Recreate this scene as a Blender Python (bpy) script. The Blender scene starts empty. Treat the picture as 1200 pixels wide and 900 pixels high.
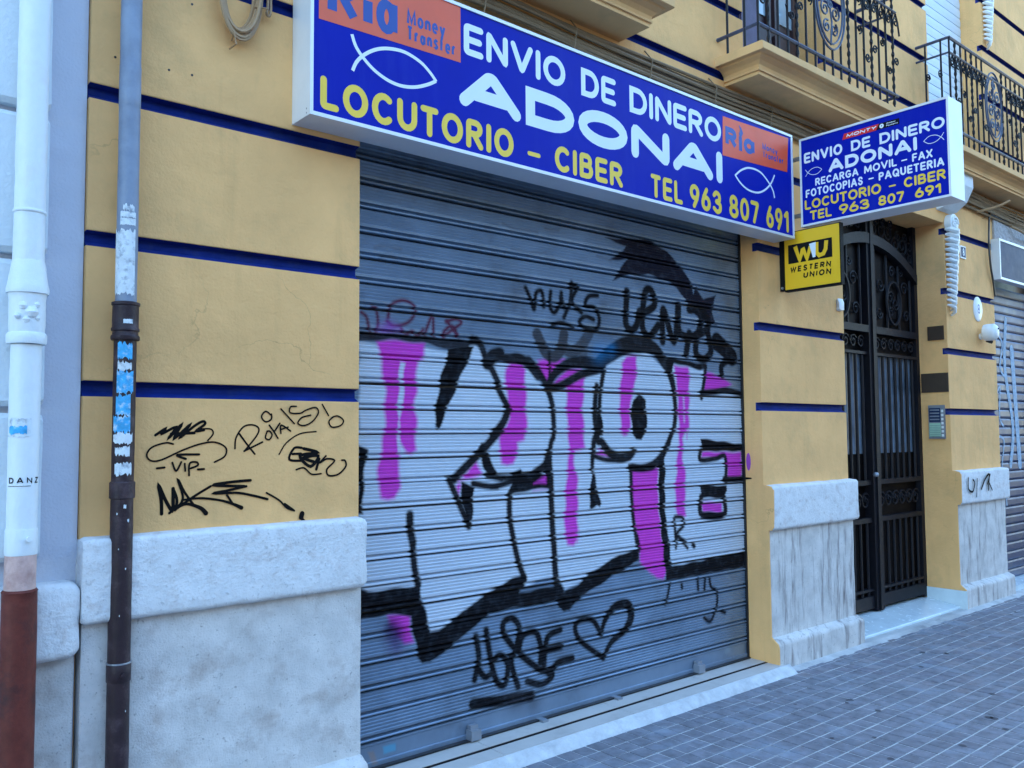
import bpy, bmesh, math, random
import numpy as np
from mathutils import Vector, Matrix, noise
random.seed(7)
SC = bpy.context.scene
COL = SC.collection
# ---------------------------------------------------------------- camera, sky, sun, exposure
F_PX, DIST, EYE = 1000.0, 3.278, 1.555
YAW, PITCH, ROLL = math.radians(40.18), math.radians(3.34), math.radians(-0.38)
cf = Vector((math.sin(YAW)*math.cos(PITCH), math.cos(YAW)*math.cos(PITCH), math.sin(PITCH)))
r0 = Vector((math.cos(YAW), -math.sin(YAW), 0)); u0 = r0.cross(cf)
cr = r0*math.cos(ROLL)+u0*math.sin(ROLL); cu = -r0*math.sin(ROLL)+u0*math.cos(ROLL)
cam_d = bpy.data.cameras.new('camera'); cam = bpy.data.objects.new('camera', cam_d); COL.objects.link(cam)
cam_d.sensor_width = 36; cam_d.lens = F_PX/1200*36; cam_d.clip_end = 500; cam_d.clip_start = .05
M = Matrix((cr, cu, -cf)).transposed().to_4x4(); M.translation = Vector((0, -DIST, EYE)); cam.matrix_world = M
SC.camera = cam
SUN_EL, SUN_ROT = 36, 15          # sun stands behind the building: the street front is in open shade
w = bpy.data.worlds.new('World'); SC.world = w; w.use_nodes = True
nt = w.node_tree; bg = nt.nodes['Background']
sky = nt.nodes.new('ShaderNodeTexSky'); sky.sky_type = 'NISHITA'; sky.sun_disc = False
sky.dust_density = .2; sky.ozone_density = 1.5; sky.air_density = 1.2; sky.sun_elevation = math.radians(SUN_EL); sky.sun_rotation = math.radians(SUN_ROT)
tint = nt.nodes.new('ShaderNodeMix'); tint.data_type = 'RGBA'; tint.blend_type = 'MULTIPLY'; tint.inputs[0].default_value = 1; tint.inputs[7].default_value = (.88, 1.02, 1.06, 1)
nt.links.new(sky.outputs[0], tint.inputs[6]); nt.links.new(tint.outputs[2], bg.inputs[0]); bg.inputs[1].default_value = 0.15
sl = bpy.data.lights.new('sun', 'SUN'); sl.energy = 2.5; sl.angle = math.radians(.5); sl.color = (1, .93, .82)
so = bpy.data.objects.new('sun', sl); COL.objects.link(so)
sd = Vector((math.sin(math.radians(SUN_ROT))*math.cos(math.radians(SUN_EL)), math.cos(math.radians(SUN_ROT))*math.cos(math.radians(SUN_EL)), math.sin(math.radians(SUN_EL))))
so.rotation_euler = sd.to_track_quat('Z', 'Y').to_euler(); so.location = (0, 0, 30)
SC.view_settings.view_transform = 'Standard'; SC.view_settings.look = 'None'
SC.view_settings.exposure = 2.75; SC.view_settings.gamma = 1.0
SC.render.engine = 'CYCLES'; SC.cycles.use_denoising = True

def at(u, v, Y=None, X=None, Z=None):
    """point of a real plane (wall, shutter, sign face) seen at a photo position"""
    D = cf+cr*((u-600)/F_PX)+cu*((450-v)/F_PX); C = Vector((0, -DIST, EYE))
    t = (Y+DIST)/D.y if Y is not None else (X/D.x if X is not None else (Z-EYE)/D.z)
    return C+D*t

# ---------------------------------------------------------------- materials
MT = {}
def mat(name, base, rough=.7, metal=0., var=.12, scale=6., fine=120., bump=.3, dist=.004, dirt=None, dirt_amt=0., streak=False, spec=.5, speck=0., dirt_scale=2.5, coarse=0., cracks=0.):
    m = bpy.data.materials.new(name); m.use_nodes = True; MT[name] = m
    t = m.node_tree; N = t.nodes; L = t.links; b = N['Principled BSDF']
    b.inputs['Metallic'].default_value = metal; b.inputs['Specular IOR Level'].default_value = spec
    g = N.new('ShaderNodeNewGeometry')
    def nz(sc, det=4, rough_=.6, vec=None):
        n = N.new('ShaderNodeTexNoise'); n.inputs['Scale'].default_value = sc; n.inputs['Detail'].default_value = det
        n.inputs['Roughness'].default_value = rough_; L.new(vec or g.outputs['Position'], n.inputs['Vector']); return n.outputs['Fac']
    def mix(fac, a, bb, mode='MIX'):
        x = N.new('ShaderNodeMix'); x.data_type = 'RGBA'; x.blend_type = mode
        if isinstance(fac, float): x.inputs[0].default_value = fac
        else: L.new(fac, x.inputs[0])
        for s, q in ((6, a), (7, bb)):
            if isinstance(q, tuple): x.inputs[s].default_value = (*q, 1)
            else: L.new(q, x.inputs[s])
        return x.outputs[2]
    def ramp(v, a, bb):
        r = N.new('ShaderNodeMapRange'); r.inputs[1].default_value = a; r.inputs[2].default_value = bb; L.new(v, r.inputs[0]); return r.outputs[0]
    lo = tuple(c*(1-var) for c in base); hi = tuple(min(1, c*(1+var)) for c in base)
    n1 = nz(scale); c = mix(ramp(n1, .3, .7), lo, hi)
    n2 = nz(fine, 3)
    if speck: c = mix(ramp(n2, .62, .75), c, tuple(x*(1-speck) for x in base)); c = mix(ramp(nz(fine*.4, 2), .66, .74), c, tuple(x*(1-speck*.8) for x in base))
    if dirt is not None:
        vec = None
        if streak:
            mp = N.new('ShaderNodeMapping'); mp.inputs['Scale'].default_value = (7, 7, .9); L.new(g.outputs['Position'], mp.inputs['Vector']); vec = mp.outputs[0]
        dn = nz(dirt_scale, 6, .65, vec); f = ramp(dn, .52, .72)
        mu = N.new('ShaderNodeMath'); mu.operation = 'MULTIPLY'; L.new(f, mu.inputs[0]); mu.inputs[1].default_value = dirt_amt
        c = mix(mu.outputs[0], c, dirt)
    L.new(c, b.inputs['Base Color'])
    rr = N.new('ShaderNodeMapRange'); L.new(nz(scale*3), rr.inputs[0]); rr.inputs[3].default_value = max(.02, rough-.1); rr.inputs[4].default_value = min(1, rough+.1)
    L.new(rr.outputs[0], b.inputs['Roughness'])
    if bump:
        bp = N.new('ShaderNodeBump'); bp.inputs['Strength'].default_value = bump; bp.inputs['Distance'].default_value = dist
        L.new(n2, bp.inputs['Height']); L.new(bp.outputs[0], b.inputs['Normal'])
        if coarse:
            b2 = N.new('ShaderNodeBump'); b2.inputs['Strength'].default_value = 1; b2.inputs['Distance'].default_value = coarse
            L.new(nz(7, 5, .6), b2.inputs['Height']); L.new(b2.outputs[0], bp.inputs['Normal'])
    if cracks:
        vo = N.new('ShaderNodeTexVoronoi'); vo.feature = 'DISTANCE_TO_EDGE'; vo.inputs['Scale'].default_value = 1.1
        wn = N.new('ShaderNodeTexNoise'); wn.inputs['Scale'].default_value = 3; wn.inputs['Detail'].default_value = 6; L.new(g.outputs['Position'], wn.inputs['Vector'])
        va = N.new('ShaderNodeVectorMath'); va.operation = 'MULTIPLY_ADD'; va.inputs[1].default_value = (.5, .5, .5); L.new(wn.outputs['Color'], va.inputs[0]); L.new(g.outputs['Position'], va.inputs[2]); L.new(va.outputs[0], vo.inputs['Vector'])
        cm_ = N.new('ShaderNodeMath'); cm_.operation = 'MULTIPLY'; L.new(ramp(vo.outputs['Distance'], .0035, .0), cm_.inputs[0]); L.new(ramp(nz(1.3, 2), .52, .62), cm_.inputs[1])
        cq = N.new('ShaderNodeMath'); cq.operation = 'MULTIPLY'; L.new(cm_.outputs[0], cq.inputs[0]); cq.inputs[1].default_value = cracks
        sp = N.new('ShaderNodeMapping'); sp.inputs['Scale'].default_value = (9, 9, .8); L.new(g.outputs['Position'], sp.inputs['Vector'])
        st = N.new('ShaderNodeMath'); st.operation = 'MULTIPLY'; L.new(ramp(nz(1.2, 5, .6, sp.outputs[0]), .55, .75), st.inputs[0]); st.inputs[1].default_value = .28
        c = mix(st.outputs[0], c, tuple(x*.62 for x in base)); c = mix(cq.outputs[0], c, tuple(x*.35 for x in base)); L.new(c, b.inputs['Base Color'])
    m['mixfn'] = 0
    return m
YEL = (.84, .47, .19)
mat('yellow_stucco', YEL, .85, var=.09, scale=2.4, fine=90, bump=.5, dist=.004, dirt=(.46, .29, .13), dirt_amt=.45, dirt_scale=2.2, spec=.25, coarse=.010, cracks=.4)
mat('yellow_trim', (.72, .43, .19), .8, var=.07, scale=3, fine=120, bump=.3, dist=.002, dirt=(.38, .26, .14), dirt_amt=.4, spec=.25)
mat('blue_groove', (.006, .022, .17), .75, var=.25, scale=8, fine=150, bump=.3, dist=.002, spec=.12, dirt=(.03, .05, .14), dirt_amt=.5, dirt_scale=12)
mat('white_stone', (.70, .71, .72), .85, var=.08, scale=12, fine=75, bump=.8, dist=.006, dirt=(.46, .40, .38), dirt_amt=.6, dirt_scale=16, spec=.25, speck=.32, coarse=.006)
mat('grey_panel', (.62, .60, .58), .85, var=.14, scale=9, fine=130, bump=.8, coarse=.005, dist=.004, dirt=(.34, .28, .25), dirt_amt=.6, dirt_scale=8, spec=.25, speck=.45)
mat('streaked_stone', (.60, .58, .56), .8, var=.16, scale=8, fine=90, bump=.4, dist=.003, dirt=(.15, .12, .12), dirt_amt=.9, streak=True, dirt_scale=2.6, spec=.25, speck=.4, coarse=.004)
mat('lavender_stucco', (.58, .60, .68), .85, var=.05, scale=4, fine=100, bump=.6, dist=.004, dirt=(.47, .48, .55), dirt_amt=.4, spec=.2)
mat('white_stucco', (.70, .76, .80), .8, var=.05, scale=4, fine=60, bump=.6, dist=.006, dirt=(.55, .60, .66), dirt_amt=.4, spec=.25)
mat('white_pipe_paint', (.74, .79, .82), .5, var=.05, scale=9, fine=50, bump=.5, dist=.004, dirt=(.50, .40, .36), dirt_amt=.25, dirt_scale=9)
mat('pink_primer', (.60, .40, .36), .75, var=.12, scale=20, bump=.4, dirt=(.25, .10, .08), dirt_amt=.5, dirt_scale=12)
mat('red_iron', (.13, .030, .022), .55, var=.3, scale=14, fine=80, bump=.4, dirt=(.025, .02, .025), dirt_amt=.85, dirt_scale=8, spec=.25)
mat('dark_iron_pipe', (.035, .020, .025), .5, var=.3, scale=14, fine=90, bump=.5, dirt=(.14, .10, .11), dirt_amt=.45, dirt_scale=14, spec=.3)
mat('grey_pipe', (.22, .27, .36), .5, var=.1, scale=8, fine=120, bump=.3, dirt=(.12, .14, .2), dirt_amt=.5, dirt_scale=6)
mat('paper_white', (.68, .74, .78), .8, var=.12, scale=40, fine=200, bump=.5, dirt=(.22, .26, .32), dirt_amt=.9, dirt_scale=45)
mat('paper_cyan', (.05, .38, .70), .7, var=.3, scale=40, fine=200, bump=.4, dirt=(.75, .8, .82), dirt_amt=.9, dirt_scale=50)
mat('white_alu', (.74, .77, .80), .4, metal=.15, var=.03, scale=6, bump=.05, dirt=(.55, .58, .6), dirt_amt=.3)
mat('sign_blue', (.001, .012, .34), .45, var=.04, bump=.0, spec=.10, dirt=(.012, .03, .36), dirt_amt=.5, streak=True, dirt_scale=1.2)
mat('sign_white', (.72, .80, .86), .45, var=.02, bump=0)
mat('sign_yellow', (.84, .58, .05), .45, var=.04, bump=0)
mat('sign_orange', (.80, .085, .015), .45, var=.05, bump=0)
mat('sign_orange_faded', (.74, .11, .045), .5, var=.05, bump=0)
mat('logo_blue', (.005, .055, .30), .45, var=.03, bump=0)
mat('black_plastic', (.012, .012, .014), .35, bump=0)
mat('wu_yellow', (.84, .50, .02), .35, var=.03, bump=0)
mat('black_paint', (.006, .006, .008), .7, var=.1, bump=0, spec=.15)
mat('sign_red', (.62, .02, .02), .45, bump=0)
mat('slate_face', (.025, .04, .10), .5, var=.1, bump=0, spec=.12)
mat('iron_black', (.006, .006, .010), .55, var=.3, scale=20, bump=.15, spec=.25)
mat('rail_blue', (.035, .05, .10), .45, var=.3, scale=20, bump=.15, spec=.6)
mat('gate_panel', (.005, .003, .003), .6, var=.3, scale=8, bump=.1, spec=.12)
mat('gate_glass', (.13, .17, .22), .35, var=.5, scale=5, bump=0, spec=.4)
mat('marble', (.62, .72, .76), .25, var=.06, scale=6, bump=.05, dirt=(.42, .5, .56), dirt_amt=.5, streak=False, dirt_scale=4)
mat('sill_tile', (.55, .52, .49), .6, var=.06, scale=4, bump=.2, dirt=(.34, .32, .30), dirt_amt=.4, dirt_scale=6)
mat('mortar', (.56, .58, .60), .9, var=.15, scale=14, fine=60, bump=.8, dist=.008, dirt=(.3, .3, .31), dirt_amt=.5, dirt_scale=8)
mat('grout', (.50, .50, .50), .9, var=.2, scale=6, fine=80, bump=.5, dirt=(.13, .13, .14), dirt_amt=.8, dirt_scale=3)
mat('asphalt', (.05, .05, .052), .9, var=.2, scale=4, fine=150, bump=.6, dist=.005)
mat('kerb_stone', (.32, .31, .30), .85, var=.1)
mat('cable_tan', (.20, .135, .075), .6, var=.15, bump=.1)
mat('cable_pale', (.36, .22, .11), .5, var=.15, bump=.1)
mat('cable_black', (.03, .028, .028), .5, bump=0)
mat('purple_wood', (.10, .075, .15), .5, var=.2, scale=10, bump=.3)
mat('brown_wood', (.045, .02, .022), .45, var=.3, scale=10, bump=.3)
mat('window_glass', (.30, .40, .46), .08, var=.1, bump=0, spec=1.)
mat('blind_white', (.62, .70, .76), .5, var=.03, bump=.1)
mat('plaque_white', (.74, .77, .78), .4, var=.04, bump=.05)
mat('plate_dark', (.05, .032, .022), .5, var=.2, bump=.1)
mat('grey_textured', (.42, .42, .44), .9, var=.2, scale=30, fine=40, bump=1., dist=.02)
mat('steel_bare', (.30, .33, .38), .4, metal=.5, var=.1, scale=6, bump=.1, dirt=(.10, .10, .11), dirt_amt=.5)
mat('opposite_wall', (.42, .36, .30), .9, var=.06)
mat('gum', (.07, .07, .085), .7, bump=0)
mat('green_label', (.35, .55, .42), .4, bump=0)
mat('orange_stain', (.5, .26, .08), .8, bump=0)
mat('purple_spray', (.34, .06, .40), .7, bump=0)
mat('pale_spray', (.30, .42, .55), .7, var=.3, scale=20, bump=0)
mat('ink', (.006, .005, .005), .8, bump=0, spec=.1)
# bricks: colour varies a little brick by brick
def brick_mat():
    m = mat('paving_brick', (.20, .20, .225), .75, var=.25, scale=14, fine=130, bump=.5, dist=.003, dirt=(.30, .35, .42), dirt_amt=.7, dirt_scale=3, spec=.4)
    t = m.node_tree; b = t.nodes['Principled BSDF']; old = b.inputs['Base Color'].links[0].from_socket
    g = t.nodes.new('ShaderNodeNewGeometry'); ra = t.nodes.new('ShaderNodeValToRGB'); t.links.new(g.outputs['Random Per Island'], ra.inputs[0])
    e = ra.color_ramp.elements; e[0].color = (.86, .80, .86, 1); e[1].color = (1.15, 1.02, .98, 1); ra.color_ramp.elements.new(.5).color = (.95, .98, 1.02, 1)
    oi = t.nodes.new('ShaderNodeObjectInfo'); rb = t.nodes.new('ShaderNodeMapRange'); t.links.new(oi.outputs['Random'], rb.inputs[0]); rb.inputs[3].default_value = .88; rb.inputs[4].default_value = 1.08
    x = t.nodes.new('ShaderNodeMix'); x.data_type = 'RGBA'; x.blend_type = 'MULTIPLY'; x.inputs[0].default_value = .8
    t.links.new(old, x.inputs[6]); t.links.new(ra.outputs[0], x.inputs[7])
    y = t.nodes.new('ShaderNodeMix'); y.data_type = 'RGBA'; y.blend_type = 'MULTIPLY'; y.inputs[0].default_value = 1.
    t.links.new(x.outputs[2], y.inputs[6]); t.links.new(rb.outputs[0], y.inputs[7]); t.links.new(y.outputs[2], b.inputs['Base Color'])
brick_mat()

# ---------------------------------------------------------------- mesh helpers
def link(name, me, parent=None, **props):
    o = bpy.data.objects.new(name, me); COL.objects.link(o)
    if parent is not None: o.parent = parent
    for k, v in props.items(): o[k] = v
    return o
def thing(name, label, cat, loc=(0, 0, 0), group=None):
    o = bpy.data.objects.new(name, None); COL.objects.link(o); o.empty_display_size = .1
    o['label'] = label; o['category'] = cat
    if group: o['group'] = group
    o['_base'] = loc
    return o
class MB:
    def __init__(s): s.v = []; s.f = []; s.m = []; s.mi = 0
    def add(s, vs, fs):
        o = len(s.v); s.v += [tuple(p) for p in vs]; s.f += [tuple(i+o for i in f) for f in fs]; s.m += [s.mi]*len(fs); return s
    def box(s, x0, x1, y0, y1, z0, z1):
        return s.add([(x, y, z) for x in (x0, x1) for y in (y0, y1) for z in (z0, z1)],
                     [(0, 1, 3, 2), (4, 6, 7, 5), (0, 4, 5, 1), (2, 3, 7, 6), (0, 2, 6, 4), (1, 5, 7, 3)])
    def extr(s, prof, x0, x1, endmat=None):          # profile of (y, z) extruded along x
        n = len(prof); vs = [(x0, y, z) for y, z in prof]+[(x1, y, z) for y, z in prof]
        s.add(vs, [(i, (i+1) % n, n+(i+1) % n, n+i) for i in range(n)])
        k = s.mi
        if endmat is not None: s.mi = endmat
        s.add(vs, [tuple(range(n))[::-1], tuple(range(n, 2*n))]); s.mi = k
        return s
    def tube(s, pts, r, n=8, caps=True):
        pts = [Vector(p) for p in pts]; rings = []; up = None
        for i, p in enumerate(pts):
            d = (pts[min(i+1, len(pts)-1)]-pts[max(i-1, 0)]).normalized()
            if up is None or abs(up.dot(d)) > .95: up = Vector((0, 0, 1)) if abs(d.z) < .9 else Vector((0, 1, 0))
            a = d.cross(up).normalized(); b = a.cross(d).normalized(); up = b
            rr = r[i] if isinstance(r, (list, tuple)) else r
            rings.append([p+a*rr*math.cos(2*math.pi*k/n)+b*rr*math.sin(2*math.pi*k/n) for k in range(n)])
        vs = [q for g in rings for q in g]; fs = []
        for i in range(len(rings)-1):
            for k in range(n): fs.append((i*n+k, i*n+(k+1) % n, (i+1)*n+(k+1) % n, (i+1)*n+k))
        if caps: fs += [tuple(range(n))[::-1], tuple(range((len(rings)-1)*n, len(rings)*n))]
        return s.add(vs, fs)
    def lathe(s, prof, c, n=24, squash=1.):           # (r, z) about a vertical axis through c
        vs = [(c[0]+r*math.cos(2*math.pi*k/n), c[1]+squash*r*math.sin(2*math.pi*k/n), z) for r, z in prof for k in range(n)]
        fs = [(i*n+k, i*n+(k+1) % n, (i+1)*n+(k+1) % n, (i+1)*n+k) for i in range(len(prof)-1) for k in range(n)]
        fs += [tuple(range(n))[::-1], tuple(range((len(prof)-1)*n, len(prof)*n))]
        return s.add(vs, fs)
    def mesh(s, name, mats, smooth=False):
        me = bpy.data.meshes.new(name); me.from_pydata(s.v, [], s.f)
        for m in (mats if isinstance(mats, (list, tuple)) else [mats]): me.materials.append(MT[m] if isinstance(m, str) else m)
        for p, k in zip(me.polygons, s.m): p.material_index = k
        bm = bmesh.new(); bm.from_mesh(me); bmesh.ops.recalc_face_normals(bm, faces=bm.faces); bm.to_mesh(me); bm.free()
        if smooth:
            for p in me.polygons: p.use_smooth = True
            try: me.set_sharp_from_angle(angle=math.radians(40))
            except Exception: pass
        return me
    def obj(s, name, mats, parent=None, smooth=False, **pr): return link(name, s.mesh(name, mats, smooth), parent, **pr)

def rough_prism(prof, x0, x1, step=.04, amp=.003, freq=9., bev=.02, seed=0.):
    """profile extruded along x with rounded ends and uneven, worn surface"""
    cy = sum(p[0] for p in prof)/len(prof); cz = sum(p[1] for p in prof)/len(prof)
    n = len(prof); xs = [(x0, -1.), (x0+bev*.3, -.45), (x0+bev, 0.)]; m = max(1, int((x1-x0-2*bev)/step))
    xs += [(x0+bev+(x1-x0-2*bev)*i/m, 0.) for i in range(1, m)]
    xs += [(x1-bev, 0.), (x1-bev*.3, -.45), (x1, -1.)]
    b = MB(); vs = []
    for x, e in xs:
        for y, z in prof:
            d = Vector((cy-y, cz-z)); d = d.normalized() if d.length else d
            q = Vector((x, y+(d.x*bev*-e*.7), z+(d.y*bev*-e*.7)))
            k = noise.noise_vector((q+Vector((seed, 0, 0)))*freq)*amp+noise.noise_vector((q+Vector((seed, 5, 0)))*freq*4)*amp*.4
            vs.append(q+k)
    fs = [(i*n+k, i*n+(k+1) % n, (i+1)*n+(k+1) % n, (i+1)*n+k) for i in range(len(xs)-1) for k in range(n)]
    fs += [tuple(range(n))[::-1], tuple(range((len(xs)-1)*n, len(xs)*n))]
    b.add(vs, fs); return b
def arc(cy, cz, r, a0, a1, n=5): return [(cy+r*math.cos(math.radians(a0+(a1-a0)*i/n)), cz+r*math.sin(math.radians(a0+(a1-a0)*i/n))) for i in range(n+1)]
def dense(prof, d=.04):
    out = []
    for i, p in enumerate(prof):
        q = prof[(i+1) % len(prof)]; k = max(1, int(math.dist(p, q)/d))
        out += [(p[0]+(q[0]-p[0])*j/k, p[1]+(q[1]-p[1])*j/k) for j in range(k)]
    return out
def cr_spline(P, sub=6):
    if len(P) < 3: return [tuple(p) for p in P]
    out = []
    for i in range(len(P)-1):
        p0 = np.array(P[max(i-1, 0)]); p1 = np.array(P[i]); p2 = np.array(P[i+1]); p3 = np.array(P[min(i+2, len(P)-1)])
        for k in range(sub):
            t = k/sub; out.append(tuple(.5*((2*p1)+(-p0+p2)*t+(2*p0-5*p1+4*p2-p3)*t*t+(-p0+3*p1-3*p2+p3)*t**3)))
    return out+[tuple(P[-1])]

# ribbons: flat painted strokes lying on a plane given by map(a, b, lift) -> 3D
def ribbon(mb, pts, wd, mp, lift=0., closed=False, rnd=True, dl=0.):
    P = [np.array(p, float) for p in pts]; Q = [P[0]]
    for p in P[1:]:
        if np.linalg.norm(p-Q[-1]) > 1e-6: Q.append(p)
    if closed and np.linalg.norm(Q[0]-Q[-1]) < 1e-6: Q.pop()
    n = len(Q); L = []; R = []
    W = wd if isinstance(wd, (list, tuple)) else [wd]*n
    if len(W) != n: W = [np.interp(i/(n-1 or 1), np.linspace(0, 1, len(W)), W) for i in range(n)]
    for i in range(n):
        a = Q[(i-1) % n] if (closed or i > 0) else None; c = Q[(i+1) % n] if (closed or i < n-1) else None
        d1 = (Q[i]-a)/np.linalg.norm(Q[i]-a) if a is not None else None; d2 = (c-Q[i])/np.linalg.norm(c-Q[i]) if c is not None else None
        if d1 is None: d = d2; k = 1
        elif d2 is None: d = d1; k = 1
        else:
            d = d1+d2; l = np.linalg.norm(d)
            if l < 1e-3: d = d2; k = 1
            else: d = d/l; k = 1/max(.45, float(d@d2))
        nn = np.array([-d[1], d[0]])*W[i]/2*k; L.append(Q[i]+nn); R.append(Q[i]-nn)
    vs = []; fs = []
    for i in range(n): vs += [mp(*L[i], lift+dl*i), mp(*R[i], lift+dl*i)]
    for i in range(n if closed else n-1): j = (i+1) % n; fs.append((2*i, 2*i+1, 2*j+1, 2*j))
    mb.add(vs, fs)
    if rnd and not closed:
        for e, o in ((0, 1), (n-1, n-2)):
            d = Q[e]-Q[o]; d = d/np.linalg.norm(d); a0 = math.atan2(d[1], d[0])
            ps = [Q[e]+W[e]/2*np.array([math.cos(a0+math.radians(t)), math.sin(a0+math.radians(t))]) for t in range(-90, 91, 30)]
            mb.add([mp(*q, lift+dl*e) for q in ps], [tuple(range(len(ps)))])
def A_(cx, cy, rx, ry, a0, a1, n=10): return [(cx+rx*math.cos(math.radians(a0+(a1-a0)*i/n)), cy+ry*math.sin(math.radians(a0+(a1-a0)*i/n))) for i in range(n+1)]
O_ = A_(.5, .5, .5, .5, 90, 450, 24)
G = {   # width, strokes in a unit box
 'A': (.95, [[(0, 0), (.46, 1), (.54, 1), (1, 0)], [(.2, .3), (.8, .3)]]), 'B': (.72, [[(.55, .53), (0, .53)], [(0, 0), (0, 1)]+[(.5, 1)]+A_(.55, .76, .35, .24, 80, -80, 6)+[(.4, .52)], [(.0, 0), (.5, 0)]+A_(.6, .27, .4, .27, -70, 80, 6)]),
 'C': (.82, [A_(.55, .5, .55, .5, 50, 310, 16)]), 'D': (.82, [[(0, 0), (0, 1), (.4, 1)]+A_(.45, .5, .55, .5, 75, -75, 10)+[(.4, 0), (0, 0)]]),
 'E': (.66, [[(1, 1), (0, 1), (0, 0), (1, 0)], [(0, .5), (.9, .5)]]), 'F': (.62, [[(1, 1), (0, 1), (0, 0)], [(0, .5), (.85, .5)]]),
 'G': (.88, [A_(.52, .5, .52, .5, 50, 330, 16)+[(1, .45), (.6, .45)]]), 'H': (.78, [[(0, 0), (0, 1)], [(1, 0), (1, 1)], [(0, .5), (1, .5)]]),
 'I': (.02, [[(.5, 0), (.5, 1)]]), 'L': (.58, [[(0, 1), (0, 0), (1, 0)]]), 'M': (1.05, [[(0, 0), (.05, 1), (.5, .1), (.95, 1), (1, 0)]]),
 'N': (.8, [[(0, 0), (0, 1), (1, 0), (1, 1)]]), 'O': (.95, [O_]), 'P': (.68, [[(0, 0), (0, 1), (.55, 1)]+A_(.6, .74, .4, .26, 80, -80, 8)+[(0, .48)]]),
 'Q': (.95, [O_, [(.62, .3), (1, -.05)]]), 'R': (.74, [[(0, 0), (0, 1), (.5, 1)]+A_(.55, .75, .4, .25, 80, -80, 8)+[(.05, .5)], [(.45, .48), (1, 0)]]),
 'S': (.68, [cr_spline([(.95, .82), (.7, 1), (.3, 1), (.05, .78), (.3, .56), (.7, .46), (.97, .24), (.7, 0), (.3, 0), (.02, .2)], 4)]),
 'T': (.7, [[(0, 1), (1, 1)], [(.5, 1), (.5, 0)]]), 'U': (.78, [[(0, 1), (0, .4)]+A_(.5, .38, .5, .38, 180, 360, 10)+[(1, 1)]]), 'V': (.88, [[(0, 1), (.5, 0), (1, 1)]]),
 'W': (1.2, [[(0, 1), (.26, 0), (.5, .9), (.74, 0), (1, 1)]]), 'X': (.82, [[(0, 0), (1, 1)], [(0, 1), (1, 0)]]), 'Y': (.8, [[(0, 1), (.5, .5), (1, 1)], [(.5, .5), (.5, 0)]]), '-': (.5, [[(0, .42), (1, .42)]]),
 'Z': (.7, [[(0, 1), (1, 1), (0, 0), (1, 0)]]), '0': (.62, [O_]), '1': (.3, [[(0, .78), (1, 1), (1, 0)]]), '3': (.62, [cr_spline([(.05, .85), (.4, 1), (.85, .9), (.85, .62), (.4, .53), (.95, .42), (.95, .12), (.5, 0), (.02, .15)], 4)]),
 '6': (.62, [A_(.5, .3, .5, .3, 90, 450, 18), [(.03, .3), (.15, .6), (.6, 1)]]), '7': (.58, [[(0, 1), (1, 1), (.35, 0)]]),
 '8': (.62, [A_(.5, .75, .42, .25, 90, 450, 16), A_(.5, .25, .5, .25, 90, 450, 16)]), '9': (.62, [A_(.5, .7, .5, .3, 90, 450, 18), [(.97, .7), (.85, .4), (.4, 0)]]),
 'i': (.02, [[(.5, 0), (.5, .62)], [(.5, .9), (.5, .96)]]), 'a': (.6, [A_(.45, .3, .45, .3, 90, 450, 16), [(.95, .65), (.95, 0)]]), 'o': (.6, [A_(.5, .33, .5, .33, 90, 450, 16)]),
 'n': (.55, [[(0, 0), (0, .65)], [(0, .4), (.3, .65), (.8, .62), (1, .4), (1, 0)]]), 'e': (.6, [[(.05, .33), (.95, .33)]+A_(.5, .33, .5, .33, 0, 315, 12)[1:]]),
 'y': (.6, [[(0, .65), (.5, .05)], [(1, .65), (.3, -.3)]]), 'r': (.38, [[(0, 0), (0, .65)], [(0, .42), (.4, .64), (1, .62)]]), 's': (.5, [cr_spline([(.95, .55), (.5, .68), (.05, .5), (.5, .34), (.95, .16), (.5, 0), (.02, .1)], 3)]),
 'f': (.4, [[(.3, 0), (.3, .8), (.6, 1), (1, .97)], [(0, .62), (.9, .62)]]), ' ': (.45, []),
 'l': (.02, [[(.5, 0), (.5, 1)]]), 'b': (.6, [A_(.5, .3, .5, .3, 90, 450, 14), [(0, 0), (0, 1)]]), 'm': (.9, [[(0, 0), (0, .65)], [(0, .5), (.25, .65), (.5, .5), (.5, 0)], [(.5, .5), (.75, .65), (1, .5), (1, 0)]]), 't': (.4, [[(.4, 1), (.4, .1), (.9, 0)], [(0, .65), (.9, .65)]]),
}
def soften(P, rad):
    if len(P) < 3: return P
    P = [np.array(p, float) for p in P]; out = [P[0]]
    for i in range(1, len(P)-1):
        a, b, c = P[i-1], P[i], P[i+1]; la, lc = np.linalg.norm(a-b), np.linalg.norm(c-b)
        if la < 1e-6 or lc < 1e-6: continue
        d1, d2 = (a-b)/la, (c-b)/lc
        if d1@d2 < -.9: out.append(b); continue
        q = min(rad, la*.45, lc*.45)
        for t in (0, .25, .5, .75, 1): out.append((b+d1*q)*(1-t)**2+2*t*(1-t)*b+(b+d2*q)*t*t)
    return out+[P[-1]]
def text(mb, s, a0, a1, z0, z1, th, mp, gap=None, shear=0., rnd=True, lift=0.):
    """stroke letters filling the span a0..a1 (a decreases allowed through mp), cap height z0..z1"""
    H = (z1-z0)-th; gap = gap if gap is not None else .16*(z1-z0)
    wid = [G[c][0] for c in s]; fixed = th*len(s)+gap*(len(s)-1); k = ((a1-a0)-fixed)/max(1e-6, sum(wid))
    x = a0
    for c, wv in zip(s, wid):
        for j, st in enumerate(G[c][1]):
            P = [(x+th/2+px*wv*k+shear*(pz*H), z0+th/2+pz*H) for px, pz in st]
            cl = len(P) > 8 and math.dist(P[0], P[-1]) < 1e-5
            if not cl and rnd: P = soften(P, th*.42)
            ribbon(mb, P, th, mp, lift+j*.0003, closed=cl, rnd=rnd, dl=0 if cl else .000012)
        x += th+wv*k+gap

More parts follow.
